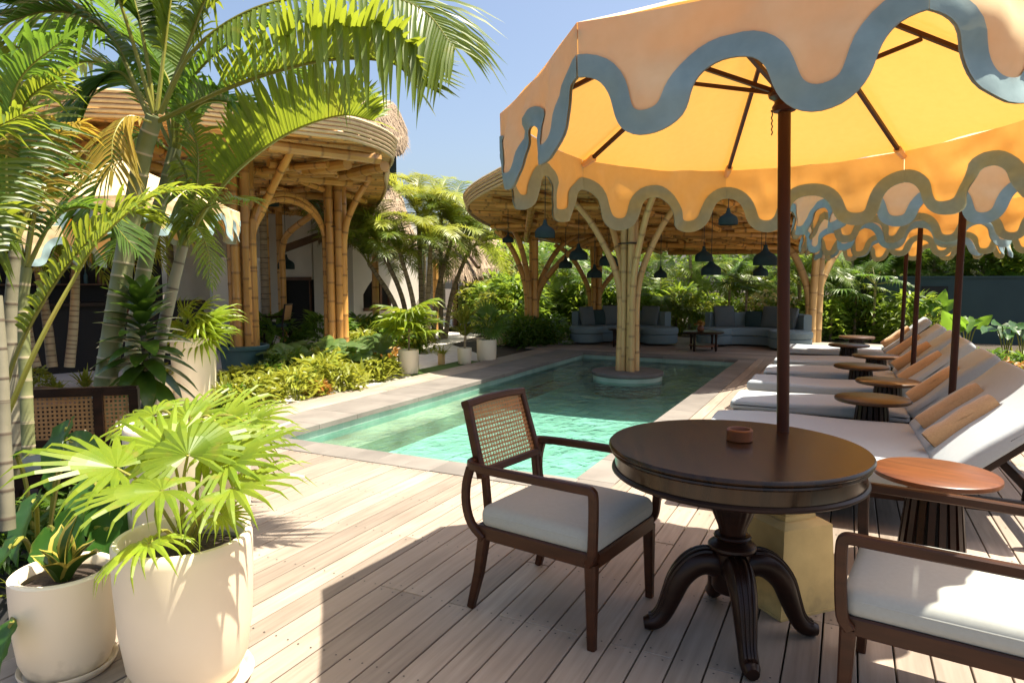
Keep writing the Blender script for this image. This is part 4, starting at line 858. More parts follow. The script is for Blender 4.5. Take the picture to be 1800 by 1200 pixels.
def frond(path, ll=.5, n=42, lw=.03, droop=.35, vee=.45, start=.16, up0=None, r0=.013, seed=0, fold=.35, segs=4, fwd=(.75,1.5)):
    """pinnate leaf along a path: (stalk mesh, leaflet mesh)"""
    rd = random.Random(seed); P_ = spline(path, 40); st = M(); lf = M(); k = len(P_)
    st.tube(P_, [r0*(1-.85*i/(k-1)) for i in range(k)], 6)
    for i in range(n):
        t = start+(1-start)*(i+.5)/n; q = t*(k-1); a = int(q); a = min(a, k-2); p = P_[a].lerp(P_[a+1], q-a); T = (P_[a+1]-P_[a]).normalized()
        u = V(up0) if up0 else V((0,0,1)); S_ = T.cross(u)
        if S_.length < .15: S_ = T.cross(V((1,0,0)) if abs(T.x) < .8 else V((0,1,0)))
        S_.normalize(); N_ = S_.cross(T); tt = (t-start)/(1-start); L_ = ll*(.45+1.1*tt*1.6 if tt < .3 else 1.0 if tt < .6 else 1.0-.72*((tt-.6)/.4)**1.3)
        L_ = min(L_, ll)
        for s in (-1, 1):
            f = fwd[0]+(fwd[1]-fwd[0])*tt*.8+rd.uniform(-.10,.10); v = vee+rd.uniform(-.14,.14)
            d = (S_*s+T*f*.75+N_*v).normalized(); nu = (N_-S_*s*v).normalized()
            strip(lf, p, d, L_*rd.uniform(.86,1.06), lw*(1 if tt < .8 else .75), nu, droop*rd.uniform(.6,1.5), segs, fold)
    strip(lf, P_[-1], (P_[-1]-P_[-3]), ll*.35, lw, V((0,0,1)), .2, 3)
    return st, lf
def arch_path(L, el, bend, side=0.0, n=7):
    p = V((0,0,0)); out = [p.copy()]; 
    for i in range(n):
        e = el-bend*((i+.5)/n)**1.25; a = side*(i/n)**1.5; p = p+V((sin(a)*cos(e), cos(a)*cos(e), sin(e)))*(L/n); out.append(p.copy())
    return out
def both(st, lf, mst, mlf, name='frond'):
    b = len(st.v); k = len(st.f); m = M(); m.v = st.v+lf.v; m.f = st.f+[tuple(i+b for i in f) for f in lf.f]; m.uv = st.uv+lf.uv; m.mi = [0]*k+[1]*len(lf.f)
    return m.mesh(name, True, [mst, mlf])
FRV = {}
for key, ml in (('green',L_PALM),('deep',L_DEEP),('jun',L_JUN),('yel',L_YEL),('bed',L_BED)):
    FRV[key] = [both(*frond(arch_path(1.0, R(62+8*j), 1.35+.25*j, .25*(j-1)), ll=.29, n=44, lw=.0155, droop=.45, seed=j, r0=.008, segs=3, fold=0), PETIOLE, ml) for j in range(3)]
def fan_leaf(nseg=20, spread=R(285), split=.52, droop=.25, pleat=.012, seed=0):
    """palmate leaf of unit radius, hub at the origin, pointing +Y"""
    rd = random.Random(seed); m = M()
    for i in range(nseg):
        th = -spread/2+spread*(i+.5)/nseg; hw = spread/nseg/2; Rr = (1-.30*abs(th/(spread/2))**2)*rd.uniform(.93,1.05); vs = []; dr = droop*rd.uniform(.6,1.6)
        for k, q in enumerate((.03,.28,split,.72,.88)):
            r = q*Rr; wd = tan_(hw)*r if q <= split else tan_(hw)*split*Rr*(1-(q-split)/(1-split))**.75
            z = -dr*max(0,q-.3)**2*1.3+.10*q; c = V((sin(th), cos(th), 0)); s = V((cos(th), -sin(th), 0)); pz = pleat*(1 if q < .9 else .3)*min(1, q*3)
            vs += [c*r-s*wd+V((0,0,z-pz)), c*r+V((0,0,z+pz)), c*r+s*wd+V((0,0,z-pz))]
        vs.append(V((sin(th)*Rr, cos(th)*Rr, -dr*.75+.06-.05*rd.random()))); fs = []
        for k in range(4):
            for j in range(2): fs.append((k*3+j, (k+1)*3+j, (k+1)*3+j+1, k*3+j+1))
        fs += [(12,15,13),(13,15,14)]; m.add(vs, fs)
    return m
tan_ = math.tan
def heart_leaf(seed=0, n=10, wv=.05, cup=.14, droop=.25, wide=.42):
    """heart shaped blade, stalk joint at the origin, tip at +Y*1"""
    rd = random.Random(seed); m = M(); rows = []; ph = rd.uniform(0,6)
    for i in range(n+1):
        t = i/n; y = -.22+1.22*t; wdt = wide*(math.sin(pi*min(1,(t*.97+.03))**.72)**.75)*(1-.12*t); row = []
        for j in range(-4, 5):
            u = j/4; notch = max(0, .22*(1-abs(u)*1.8))*(1-t)**6; x = wdt*u
            z = cup*abs(u)**1.3*wdt*1.6-droop*t*t*.9+wv*sin(t*16+ph+abs(u)*2)*abs(u)**2*.5-.02*cos(t*26)*abs(u)
            row.append(V((x, y+notch*1.0+.06*abs(u)*(1-t), z)))
        rows.append(row)
    m.grid(rows); return m
def round_leaf(seed=0):
    rd = random.Random(seed); rows = []; n = 20; ph = rd.uniform(0,6)
    for k in (0.02,.35,.7,1.0):
        rows.append([V((k*.5*cos(a)*(1+.05*sin(3*a+ph)), k*.5*sin(a)*(1+.05*sin(3*a+ph)), -.10*k*k+.035*k*sin(5*a+ph)+.05*k)) for a in [R(100)+2*pi*.93*j/(n-1) for j in range(n)]])
    return M().grid(rows)
def orient(f, n):
    f = f.normalized(); x = f.cross(n).normalized(); z = x.cross(f); return Matrix((x, f, z)).transposed()
def place(name, mesh, parent, mat3, p, sc=1.0):
    o = bpy.data.objects.new(name, mesh); COL.objects.link(o); o.parent = parent; o.matrix_basis = Matrix.Translation(p) @ mat3.to_4x4() @ Matrix.Scale(sc, 4); return o
FAN = {k: [fan_leaf(18+2*j, R(265+15*j), .43+.05*j, .22+.12*j, seed=j).mesh('fan_leaf', R(10), [ml]) for j in range(3)] for k, ml in (('fan',L_FAN),('deep',L_DEEP),('green',L_PALM))}
HEART = {k: [heart_leaf(j, wide=wd).mesh('leaf', True, [ml]) for j in range(3)] for k, ml, wd in (('broad',L_BROAD,.42),('lime',L_LIME,.36))}
RND = [round_leaf(j).mesh('leaf', True, [L_ROUND]) for j in range(3)]
def clump(n, rx, h, ll, lw, seed, style='strap', droop=.5):
    rd = random.Random(seed); m = M()
    for i in range(n):
        a = rd.uniform(0, 2*pi); q = rd.random()**.6
        if style == 'strap':
            p = V((cos(a)*rx*.25*q, sin(a)*rx*.25*q, h*.05*rd.random())); e = R(rd.uniform(38,86)); d = V((cos(a)*cos(e), sin(a)*cos(e), sin(e))); strip(m, p, d, ll*rd.uniform(.6,1.1), lw*rd.uniform(.7,1.2), V((-d.z*cos(a), -d.z*sin(a), cos(e))).normalized() if e < 1.5 else V((0,1,0)), droop*rd.uniform(.3,1.1), 4, .3)
        else:
            z = rd.random()**.8; rr = rx*(1-.55*z**2)*q**.5; p = V((cos(a)*rr, sin(a)*rr, h*(.08+.88*z))); e = R(rd.uniform(-15,60)); b = a+rd.uniform(-.9,.9)
            d = V((cos(b)*cos(e), sin(b)*cos(e), sin(e))); up = V((rd.gauss(0,.45), rd.gauss(0,.45), 1)).normalized(); strip(m, p, d, ll*rd.uniform(.6,1.2), lw*rd.uniform(.7,1.2), up, droop*rd.uniform(.2,1), 3, .3, (.5,1,.8))
    if style != 'strap':
        for i in range(7):
            a = rd.uniform(0, 6.28); q = rx*.7*rd.random(); m.tube([(cos(a)*q*.2, sin(a)*q*.2, 0), (cos(a)*q, sin(a)*q, h*.8)], .006, 4)
    return m
CL = {'strap': [clump(46, .3, .4, .52, .045, s, 'strap', .6).mesh('foliage', True, [L_BED]) for s in range(3)],
      'bush': [clump(240, .34, .42, .17, .045, s, 'bush').mesh('foliage', True, [L_BED]) for s in range(3)],
      'jun': [clump(420, .75, 1.5, .36, .085, s, 'bush', .6).mesh('foliage', True, [L_JUN]) for s in range(4)],
      'dark': [clump(300, .4, .5, .22, .05, s, 'bush').mesh('foliage', True, [L_DEEP]) for s in range(2)],
      'lime': [clump(380, .75, 1.4, .22, .07, s, 'bush', .5).mesh('foliage', True, [L_BED]) for s in range(3)],
      'red': [clump(160, .35, .55, .22, .05, s, 'bush').mesh('foliage', True, [L_RED]) for s in range(1)]}
def shrub(kind, p, sc, label, group=None, rot=None, name='shrub'):
    t = thing(name, label, 'shrub', p, rn.uniform(0,6.28), group)
    ms = CL[kind]; o = bpy.data.objects.new('foliage', ms[rn.randrange(len(ms))]); COL.objects.link(o); o.parent = t; o.scale = (sc, sc, sc*rn.uniform(.85,1.15)); o['kind'] = 'stuff'; return t
def ringed(m, pts, r0, r1, pitch=.12, n=12):
    P_ = spline(pts, 24); Ls = [0]
    for a, b in zip(P_, P_[1:]): Ls.append(Ls[-1]+(b-a).length)
    T = Ls[-1]; st = [(q,1,0) for q in Ls]; s = .05
    while s < T-.02: st += [(s-.009,1,0),(s-.003,1.045,1),(s+.004,1.03,1),(s+.010,.985,.15)]; s += pitch*rn.uniform(.7,1.3)
    st.sort(); pp = []; rr = []; uu = []; last = -1
    for q, k, u in st:
        if q-last < .002: continue
        last = q; i = 0
        while i < len(Ls)-2 and Ls[i+1] < q: i += 1
        pp.append(P_[i].lerp(P_[i+1], (q-Ls[i])/max(1e-6, Ls[i+1]-Ls[i]))); rr.append((r0+(r1-r0)*q/T)*k); uu.append(u)
    return m.tube(pp, rr, n, uvv=uu)
def palm(label, base, H, nf, key, fl, lean=(0,0), tr=.05, group=None, stem=TRUNKB, name='palm', cat='palm tree', fan=False, el=(10,80)):
    t = thing(name, label, cat, base, 0, group); top = V((lean[0], lean[1], H))
    m = M(); ringed(m, [(0,0,-.05), (lean[0]*.3, lean[1]*.3, H*.5), top], tr*1.15, tr*.8, .14, 8); obj('trunk', m, stem, t)
    for k in range(nf):
        a = 2.39996*k+rn.uniform(-.3,.3); e = R(el[0]+(el[1]-el[0])*((k*.618) % 1)); sc = fl*rn.uniform(.8,1.12)
        if fan:
            f = V((cos(a)*cos(e), sin(a)*cos(e), sin(e))); hub = top+f*sc*.8; ff = (f-V((0,0,.35))).normalized()
            st = obj('leaf_stalk', M().tube([top, top+f*sc*.4+V((0,0,.02)), hub], .007, 5), PETIOLE, t)
            place('fan_leaf', FAN[key][k % 3], t, orient(ff, V((f.x*.4, f.y*.4, 1))), hub, sc*.6)
        else:
            q = Matrix.Rotation(a, 3, 'Z') @ Matrix.Rotation(e-R(55), 3, 'X'); place('frond', FRV[key][k % 3], t, q, top-V((0,0,.03*(k % 4))), sc)
    return t
# ================================================================ the tall ringed palms at the left
def ppx(pts): return [D(*p) for p in pts]
def stemmed(label, pts, r0, r1, mt, fronds, cat='palm tree', name='palm_tree', pitch=.12, extra=None):
    P_ = ppx(pts); o = P_[0]; t = thing(name, label, cat, o)
    m = M(); ringed(m, [p-o for p in P_], r0, r1, pitch); obj('trunk', m, mt, t)
    for k, (fp, ll, ml, kw) in enumerate(fronds):
        st, lf = frond([p-o for p in ppx(fp)], ll=ll, seed=k, **kw); obj('frond', both(st, lf, PETIOLE, ml), None, t) if False else None
        me = both(st, lf, PETIOLE, ml); ob = bpy.data.objects.new('frond', me); COL.objects.link(ob); ob.parent = t
    return t
big = dict(n=54, lw=.036, droop=.30, r0=.016, segs=4)
stemmed('tall palm with thick green ringed stem rising behind the potted fan palms', [(168,905,4.4),(180,720,4.4),(205,540,4.4),(228,400,4.4),(252,270,4.35),(272,205,4.3)], .078, .052, TRUNKG, [
  ([(275,215,4.3),(395,158,4.1),(500,122,3.9),(600,104,3.8),(690,112,3.7),(730,150,3.65)], .56, L_PALM, dict(big, vee=.95, droop=.25, start=.2)),
  ([(282,200,4.3),(340,90,4.2),(450,15,4.0),(600,-12,3.8),(730,10,3.6),(800,85,3.5)], .60, L_PALM, dict(big, vee=.0, droop=.55, up0=(.1,-.6,.8), start=.25)),
  ([(270,200,4.3),(235,80,4.2),(205,-10,4.1),(150,-130,4.0),(60,-190,3.9)], .55, L_PALM, dict(big, start=.45)),
  ([(272,198,4.3),(252,70,4.3),(228,-30,4.3),(190,-200,4.3)], .55, L_DEEP, dict(big, start=.42)),
  ([(276,196,4.3),(290,80,4.3),(303,-20,4.3),(330,-200,4.3)], .55, L_PALM, dict(big, start=.30)),
  ([(282,198,4.3),(330,80,4.3),(372,-20,4.3),(460,-120,4.4),(600,-110,4.4)], .55, L_PALM, dict(big, start=.30, droop=.7)),
  ([(266,208,4.3),(215,130,4.4),(170,148,4.4),(120,215,4.4),(92,290,4.4)], .52, L_DEEP, dict(big, vee=.1, up0=(0,-.7,.7))),
  ([(264,212,4.3),(190,60,4.3),(90,20,4.2),(-40,60,4.0)], .55, L_DEEP, dict(big, start=.2, droop=.55)),
  ([(266,215,4.2),(225,205,4.1),(200,240,4.0),(196,300,3.95)], .30, L_YEL, dict(n=18, lw=.022, droop=.7, vee=.1, r0=.008, start=.1)),
])
stemmed('slimmer palm with dull green stem leaning right behind the thick ringed one', [(226,720,5.0),(240,560,5.0),(262,430,5.0),(290,330,5.0),(308,262,5.0)], .062, .045, TRUNKG, [
  ([(310,265,5.0),(330,150,4.9),(430,60,4.8),(560,40,4.8),(660,80,4.8)], .58, L_DEEP, dict(big, up0=(0,-.5,.85))),
  ([(306,262,5.0),(290,130,5.0),(190,50,5.0),(80,90,5.0)], .55, L_DEEP, dict(big)),
  ([(312,268,5.0),(345,190,4.9),(400,180,4.8),(440,215,4.7)], .42, L_DEEP, dict(big, vee=.6)),
  ([(308,270,5.0),(325,300,4.8),(338,360,4.7),(335,410,4.7)], .26, L_PALM, dict(n=26, lw=.03, droop=.5)),
  ([(304,268,5.0),(240,240,5.0),(170,330,5.0),(150,420,5.0)], .42, L_DEEP, dict(n=32, lw=.032, droop=.5)),
  ([(308,262,5.0),(320,120,5.1),(360,20,5.2),(470,-50,5.3)], .58, L_PALM, dict(big)),
  ([(306,262,5.0),(270,120,5.2),(180,10,5.3),(60,-20,5.4)], .55, L_DEEP, dict(big)),
  ([(304,264,5.0),(240,150,5.2),(140,110,5.3),(30,190,5.3)], .55, L_DEEP, dict(big)),
  ([(310,262,5.0),(400,150,5.2),(500,120,5.3),(580,190,5.3)], .45, L_DEEP, dict(big)),
])
stemmed('slender grey palm stem leaning right beside the tall white pot', [(258,730,4.7),(282,600,4.7),(305,500,4.7),(322,432,4.7)], .050, .034, TRUNKGREY, [
  ([(322,432,4.7),(385,335,4.5),(450,272,4.4),(520,228,4.3),(600,203,4.2),(655,212,4.2)], .52, L_PALM, dict(big, n=54, vee=1.15, droop=.12, start=.22)),
  ([(322,432,4.7),(345,400,4.6),(365,440,4.5),(372,500,4.5)], .15, L_PALM, dict(n=22, lw=.016, droop=.4, vee=.1, r0=.009)),
  ([(320,430,4.7),(300,390,4.7),(240,400,4.7),(185,460,4.7)], .32, L_DEEP, dict(n=26, lw=.026, droop=.4)),
  ([(322,428,4.7),(345,330,4.7),(345,250,4.7),(320,190,4.7)], .36, L_PALM, dict(n=28, lw=.028, droop=.5)),
  ([(324,430,4.7),(350,375,4.6),(400,352,4.4),(440,352,4.3)], .28, L_PALM, dict(n=24, lw=.024, droop=.4, r0=.008)),
], pitch=.16)
stemmed('palm with pale green stem at the left edge carrying a bright arching frond', [(50,800,3.6),(44,650,3.6),(40,540,3.6),(46,470,3.6)], .034, .028, TRUNKG, [
  ([(-6,745,3.2),(30,620,3.2),(95,500,3.25),(160,420,3.3),(225,375,3.35),(268,388,3.4)], .34, L_PALM, dict(n=50, lw=.026, droop=.35, vee=.5, r0=.013, start=.25, up0=(-.35,-.45,.8))),
  ([(4,748,3.0),(70,600,3.0),(130,490,3.05),(180,415,3.1),(270,345,3.2),(370,330,3.3)], .26, L_PALM, dict(n=44, lw=.022, droop=.45, r0=.014, start=.42)),
  ([(44,470,3.6),(20,330,3.6),(40,190,3.6),(110,130,3.6)], .42, L_PALM, dict(n=40, lw=.03, droop=.5)),
  ([(44,470,3.6),(0,350,3.6),(-50,250,3.6),(-120,260,3.6)], .42, L_PALM, dict(n=36, lw=.03, droop=.5)),
  ([(46,468,3.6),(70,330,3.6),(100,240,3.6),(140,215,3.6)], .26, L_YEL, dict(n=26, lw=.024, droop=.5, vee=.1)),
  ([(48,470,3.6),(100,380,3.7),(170,370,3.8),(240,440,3.8)], .30, L_DEEP, dict(n=34, lw=.026, droop=.4)),
  ([(44,472,3.6),(60,300,3.8),(20,120,3.9),(-60,40,3.9)], .45, L_PALM, dict(n=40, lw=.032, droop=.5)),
])
stemmed('brown sheathed palm stem at the left edge', [(24,840,3.3),(20,700,3.3),(18,560,3.3),(28,430,3.3)], .036, .026, TRUNKGREY, [
  ([(28,430,3.3),(10,300,3.3),(30,150,3.3),(110,70,3.3)], .42, L_DEEP, dict(n=40, lw=.03, droop=.5)),
  ([(26,430,3.3),(-10,380,3.2),(-40,420,3.1),(-60,520,3.1)], .4, L_PALM, dict(n=30, lw=.028, droop=.5)),
  ([(28,430,3.3),(60,330,3.4),(30,230,3.4),(-40,160,3.4)], .4, L_YEL, dict(n=30, lw=.026, droop=.5)),
])
stemmed('pale palm stem cut by the left edge', [(14,930,2.9),(8,800,2.9),(2,650,2.9),(-8,520,2.9)], .030, .026, TRUNKGREY, [
  ([(-8,520,2.9),(-40,380,2.9),(-30,250,2.9),(40,200,2.9)], .36, L_PALM, dict(n=34, lw=.026, droop=.5))])
for k, (a, b, c) in enumerate((((63,645,7.4),(50,590,7.4),(40,500,7.4)),((92,645,7.6),(82,560,7.6),(66,470,7.6)),((122,645,7.6),(130,560,7.6),(134,455,7.6)))):
    lb = ['leftmost of the three thin ringed stems before the dark bar','middle one of the three thin ringed stems, curving left','rightmost of the three thin ringed stems, upright'][k]
    d_ = 7.5; stemmed(lb, [a,b,c], .055, .042, TRUNKGREY, [([c,(c[0]+dx,c[1]-90,d_),(c[0]+dx*2.2,c[1]-110+abs(dx)*.3,d_),(c[0]+dx*3.2,c[1]-40+abs(dx)*.6,d_)], .42, L_DEEP if dx < 0 else L_PALM, dict(n=30, lw=.032, droop=.5)) for dx in (-60,-30,15,45,70)], pitch=.06)
# dracaena
p = G(262,770,-.05); p = D(262,760,4.5); dr = thing('dracaena', 'dark broad leaved dracaena rosette before the tall white pot', 'dracaena', p)
c = D(252,600,4.4)-p; obj('trunk', ringed(M(), [(0,0,0), c*.5+V((.01,0,0)), c+V((0,0,.12))], .022, .018, .05), TRUNKGREY, dr)
me = [M() for _ in range(3)]
for q in range(3): strip(me[q], V((0,0,0)), V((0,1,.0)), 1, .36, V((0,0,1)), .28+.12*q, 7, .28, (.35,.6,.85,1,1,.85,.55))
me = [q.mesh('leaf', True, [L_DRAC]) for q in me]
for k in range(58):
    a = 2.39996*k; z = k/57; e = R(-25+95*z); f = V((cos(a)*cos(e), sin(a)*cos(e), sin(e))); place('leaf', me[k % 3], dr, orient(f, V((0,0,1)) if e < 1.2 else V((-f.x,-f.y,.2))), c+V((0,0,-.24+.50*z)), (.36-.13*z)*rn.uniform(.85,1.12))
# ================================================================ pots
def pot(label, p, r, h, rb=.72, saucer=True, m_=POT, name='plant_pot', soil=.9, wall=.03, squat=.14):
    t = thing(name, label, 'plant pot', p)
    prof = [(0,.02),(r*rb*.86,.02),(r*rb*.95,.03),(r*rb+.0,h*squat*.45),(r*(rb+(1-rb)*.55),h*squat*1.4),(r*(rb+(1-rb)*.85),h*.45),(r*.995,h*.75),(r,h*.93),(r*.993,h*.985),(r-.008,h),(r-wall+.006,h),(r-wall,h*.985),(r-wall-.005,h*soil)]
    obj('body', M().lathe(prof, 64, cap=False), m_, t)
    if soil > .3: obj('soil', M().lathe([(r-wall,h*soil-.02),(r*.6,h*soil-.005),(0,h*soil)], 40, cap=False), SOIL, t)
    if saucer: obj('saucer', M().lathe([(0,.0),(r*.84,0),(r*.93,.018),(r*.955,.03),(r*.945,.036),(r*.90,.03),(r*.84,.016),(0,.016)], 56, cap=False), m_, t)
    return t
PB = V((-2.07,1.545,0)); pot('large cream pot in the lower left corner holding a bright fan palm', PB, .228, .555)
PS = V((-2.56,1.405,0)); pot('small cream pot with a snake plant at the lower left edge', PS, .170, .385, rb=.8)
P2 = D(330,742,3.05); h2_ = P2.z+.0; P2.z = 0; pot('tall cream pot behind the large one, filled with fan palm', P2, .262, h2_, rb=.8)
def fanplant(label, base, leaves, key='fan', r=.27, name='fan_palm'):
    t = thing(name, label, 'fan palm', base)
    for k, (hx, hy, hd, tx, ty, td, s, nrm) in enumerate(leaves):
        H_ = D(hx, hy, hd)-base; f = D(tx, ty, td)-base-H_; n = V(nrm)
        a = 2.4*k; s0 = V((.02*cos(a), .02*sin(a), 0)); mid = s0.lerp(H_, .55)+V((0,0,.06))
        obj('leaf_stalk', M().tube(spline([s0, mid, H_], 10), [.0075-.0003*i for i in range(11)], 6), PETIOLE, t)
        place('fan_leaf', FAN[key][k % 3], t, orient(f, n), H_, f.length if s is None else s*.86)
    return t
N0 = (0,-.25,1)
fanplant('bright fan palm in the large cream pot', PB+V((0,0,.49)), [
  (205,822,2.25, 40,786,2.2, .37, (-.1,-.2,1)),(285,862,2.1, 120,880,2.0, .33, (-.2,-.25,1)),(330,800,2.3, 330,700,2.6, .36, (0,-.45,1)),(400,812,2.3, 505,770,2.3, .33, (.15,-.3,1)),
  (408,858,2.15, 520,850,2.05, .30, (.2,-.2,1)),(262,955,1.98, 210,985,1.9, .20, (-.2,-.5,.8)),(300,790,2.45, 200,712,2.6, .34, (-.1,-.4,1)),(390,905,2.2, 440,915,2.2,.13,(.2,-.3,1)),
  (365,790,2.45, 450,735,2.6, .32, (.1,-.4,1))])
fanplant('bright fan palm in the tall cream pot behind', P2+V((0,0,h2_-.06)), [
  (330,735,3.05, 310,690,3.3, .33, (0,-.5,1)),(385,745,3.0, 480,700,3.0, .34, (.2,-.4,1)),(440,742,2.9, 528,716,2.85, .24, (.3,-.4,1)),(405,775,2.8, 495,790,2.7, .31, (.3,-.3,1)),(270,730,3.1, 180,735,3.2,.3,(-.2,-.4,1))])
sn = thing('snake_plant', 'dark snake plant with yellow edged leaves in the small pot', 'snake plant', PS+V((0,0,.335)))
for k, (a, e, l, w_) in enumerate(((2.6,62,.21,.075),(1.3,80,.25,.08),(4.2,70,.15,.07),(.2,40,.22,.07),(5.4,42,.19,.065),(3.4,35,.15,.06),(.9,58,.17,.06))):
    f = V((cos(a)*cos(R(e)), sin(a)*cos(R(e)), sin(R(e)))); up = V((-cos(a)*sin(R(e)), -sin(a)*sin(R(e)), cos(R(e)))); s = f.cross(up)
    for nm, ww, off, mt in (('leaf_margin',w_,0,L_VAR),('leaf',w_*.70,.0025,L_DRAC),('leaf',w_*.70,-.0025,L_DRAC)):
        m = M(); rows = []
        for i in range(9):
            t = i/8; wd = ww*.5*(.45+.75*sin(pi*min(1,t*.9+.12)))*(1 if t < .75 else max(.02,(1-t)*4)); c = f*(l*t*(1 if nm == 'leaf_margin' else .96))+up*(off+.02*sin(t*3))+V((cos(a),sin(a),0))*.02
            rows.append([c-s*wd+up*abs(wd)*.5, c, c+s*wd+up*abs(wd)*.5])
        obj(nm, m.grid(rows), mt, sn)
# alocasia behind the pots
def elephant(label, base, leaves, key='broad', name='elephant_ear', petr=.011):
    t = thing(name, label, 'elephant ear', base)
    for k, (hx, hy, hd, tx, ty, td, nrm) in enumerate(leaves):
        H_ = D(hx, hy, hd)-base; f = D(tx, ty, td)-base-H_
        obj('leaf_stalk', M().tube(spline([V((.02*sin(k*2),.02*cos(k*2),0)), H_*.6+V((0,0,.08)), H_], 10), petr, 6), PETIOLE, t); place('leaf', HEART[key][k % 3], t, orient(f, V(nrm)), H_, f.length*1.0)
    return t
b_ = G(75,1000,-.06)
elephant('dark heart leaved elephant ear behind the cream pots', b_, [(118,752,3.3, 60,860,3.1, (-.3,-.8,.6)),(125,775,3.25, 190,800,3.3, (.3,-.6,.8)),(60,880,3.0, 0,985,2.8, (-.3,-.7,.6)),(140,905,3.0, 70,1010,2.7, (-.1,-.8,.5)),(170,850,3.1, 215,960,2.9, (.3,-.7,.6)),(30,800,3.2, -40,850,3.1, (-.4,-.6,.7)),(190,930,2.9, 165,1010,2.7, (.1,-.8,.5)),(95,930,2.9,130,1010,2.7,(0,-.8,.6)),(20,960,2.6,-50,1060,2.5,(-.3,-.7,.6)),(20,1100,2.3,-20,1180,2.2,(-.2,-.7,.7))])
for k, (x, y, s) in enumerate(((170,925,.7),(215,940,.7),(120,960,.6),(60,1060,.5),(10,1010,.6))): shrub('strap' if k % 2 else 'dark', G(x,y,-.06), s, 'low leafy plant on the ground behind the cream pots', 'low plants behind the cream pots')
for k, (x, y, s) in enumerate(((70,770,.55),(110,760,.5),(150,770,.6),(30,790,.6),(205,735,.55),(100,690,.7),(60,690,.7),(150,680,.75),(20,680,.8),(190,690,.6))): shrub(('bush','strap')[k % 2], G(x,y,-.06), s, 'leafy plant growing among the palm stems on the left', 'plants among the palm stems')
# planter round the first bamboo bundle
pl = thing('round_planter', 'round dark teal planter around the foot of the bamboo bundle', 'planter', (q1[0], q1[1], -.1)); obj('body', M().lathe([(0,0),(.30,0),(.31,.02),(.35,.46),(.385,.47),(.39,.52),(.375,.535),(.34,.53),(.33,.47)], 48, cap=False), TEALPOT, pl)
obj('soil', M().lathe([(.335,.47),(0,.485)], 30, cap=False), SOIL, pl)
def pot_at(label, x0, x1, ytop, ybot, rb=.8, name='plant_pot', saucer=False, zg=-.045, m_=POT, soil=.9):
    g = G((x0+x1)/2, ybot, zg); w_ = (g-EYE).dot(FW); r = (x1-x0)/2/FPX*w_*.97; g2 = g+V((FW.x,FW.y,0)).normalized()*r*.8; w2 = (g2-EYE).dot(FW); h = (ybot-ytop)/FPX*w2*1.03
    pot(label, g2, r*w2/w_, h, rb, saucer, m_, name, soil); return V((g2.x, g2.y, zg+h*.9)), w2
pt, wd = pot_at('tall white pot with a fan palm beside the planting bed', 293,368,600,714, .86, saucer=True)
fanplant('spiky fan palm in the tall white pot', pt, [(x, y, wd-.1, tx, ty, wd-.2, None, (0,-.4,1)) for x, y, tx, ty in ((350,575,425,565),(360,560,420,545),(345,555,375,515),(330,560,318,520),(318,575,275,560),(355,590,400,610),(310,590,285,615),(335,580,345,620),(325,545,345,520),(370,585,415,590))])
pt, wd = pot_at('small white pot half hidden behind the dracaena', 243,295,664,718, .7); shrub('bush', pt-V((0,0,.05)), .5, 'small bushy plant in the half hidden white pot')
pt, wd = pot_at('white pot at the edge of the planting bed', 698,735,617,660, .9)
t = thing('reed_palm', 'fountain of narrow leaves in the white pot at the bed edge', 'reed palm', pt)
m = M()
for k in range(3): m.tube([(0,0,-.05),(.02*k,.01,.4+.1*k)], .012, 6)
obj('stem', m, TRUNKB, t, kind='stuff')
for k in range(9):
    a = k*2.4; sc = rn.uniform(.5,.65); place('fan_leaf', FAN['green' if k % 2 else 'fan'][k % 3], t, orient(V((cos(a), sin(a), .1+.2*(k % 3))), V((0,0,1))), V((.12*cos(a), .12*sin(a), .3+.05*k)), sc*.9)
pt, wd = pot_at('white pot with a narrow leaved dracaena beside the deck', 803,829,613,642, .85)
t = thing('grass_tree', 'narrow leaved dracaena in the smaller white pot', 'dracaena', pt); obj('trunk', M().tube([(0,0,-.05),(.02,0,.25),(-.02,0,.5)], .022, 7), TRUNKB, t)
o = bpy.data.objects.new('foliage', CL['strap'][0]); COL.objects.link(o); o.parent = t; o.location = (-.02,0,.45); o.scale = (1.1,1.1,1.1); o['kind'] = 'stuff'
o = bpy.data.objects.new('foliage', CL['strap'][1]); COL.objects.link(o); o.parent = t; o.location = (.0,0,.25); o.scale = (.9,.9,.7); o['kind'] = 'stuff'
pt, wd = pot_at('wider white pot with a dark fan palm beside the deck', 837,873,599,637, .92)
fanplant('dark fan palm in the wider white pot', pt, [(x, y, wd, tx, ty, wd-.1, .34, (0,-.4,1)) for x, y, tx, ty in ((850,565,830,545),(862,560,880,540),(845,575,820,580),(870,575,895,580),(855,550,850,525),(865,580,880,600),(838,560,815,560),(880,560,905,550))], 'deep')
pt, wd = pot_at('small woven basket planter on the grass strip', 769,782,622,642, .95, m_=BAMBOO2); shrub('strap', pt-V((0,0,.05)), .6, 'small grassy plant in the woven basket')
p = G(884,606,-.045); ln = thing('lantern', 'small pale square lantern on the lawn', 'lantern', p); obj('body', M().box((0,0,.13), (.22,.22,.26)), STRIP, ln, smooth=False); obj('cap', M().box((0,0,.275), (.25,.25,.03)), BROWNWOOD, ln, smooth=False)
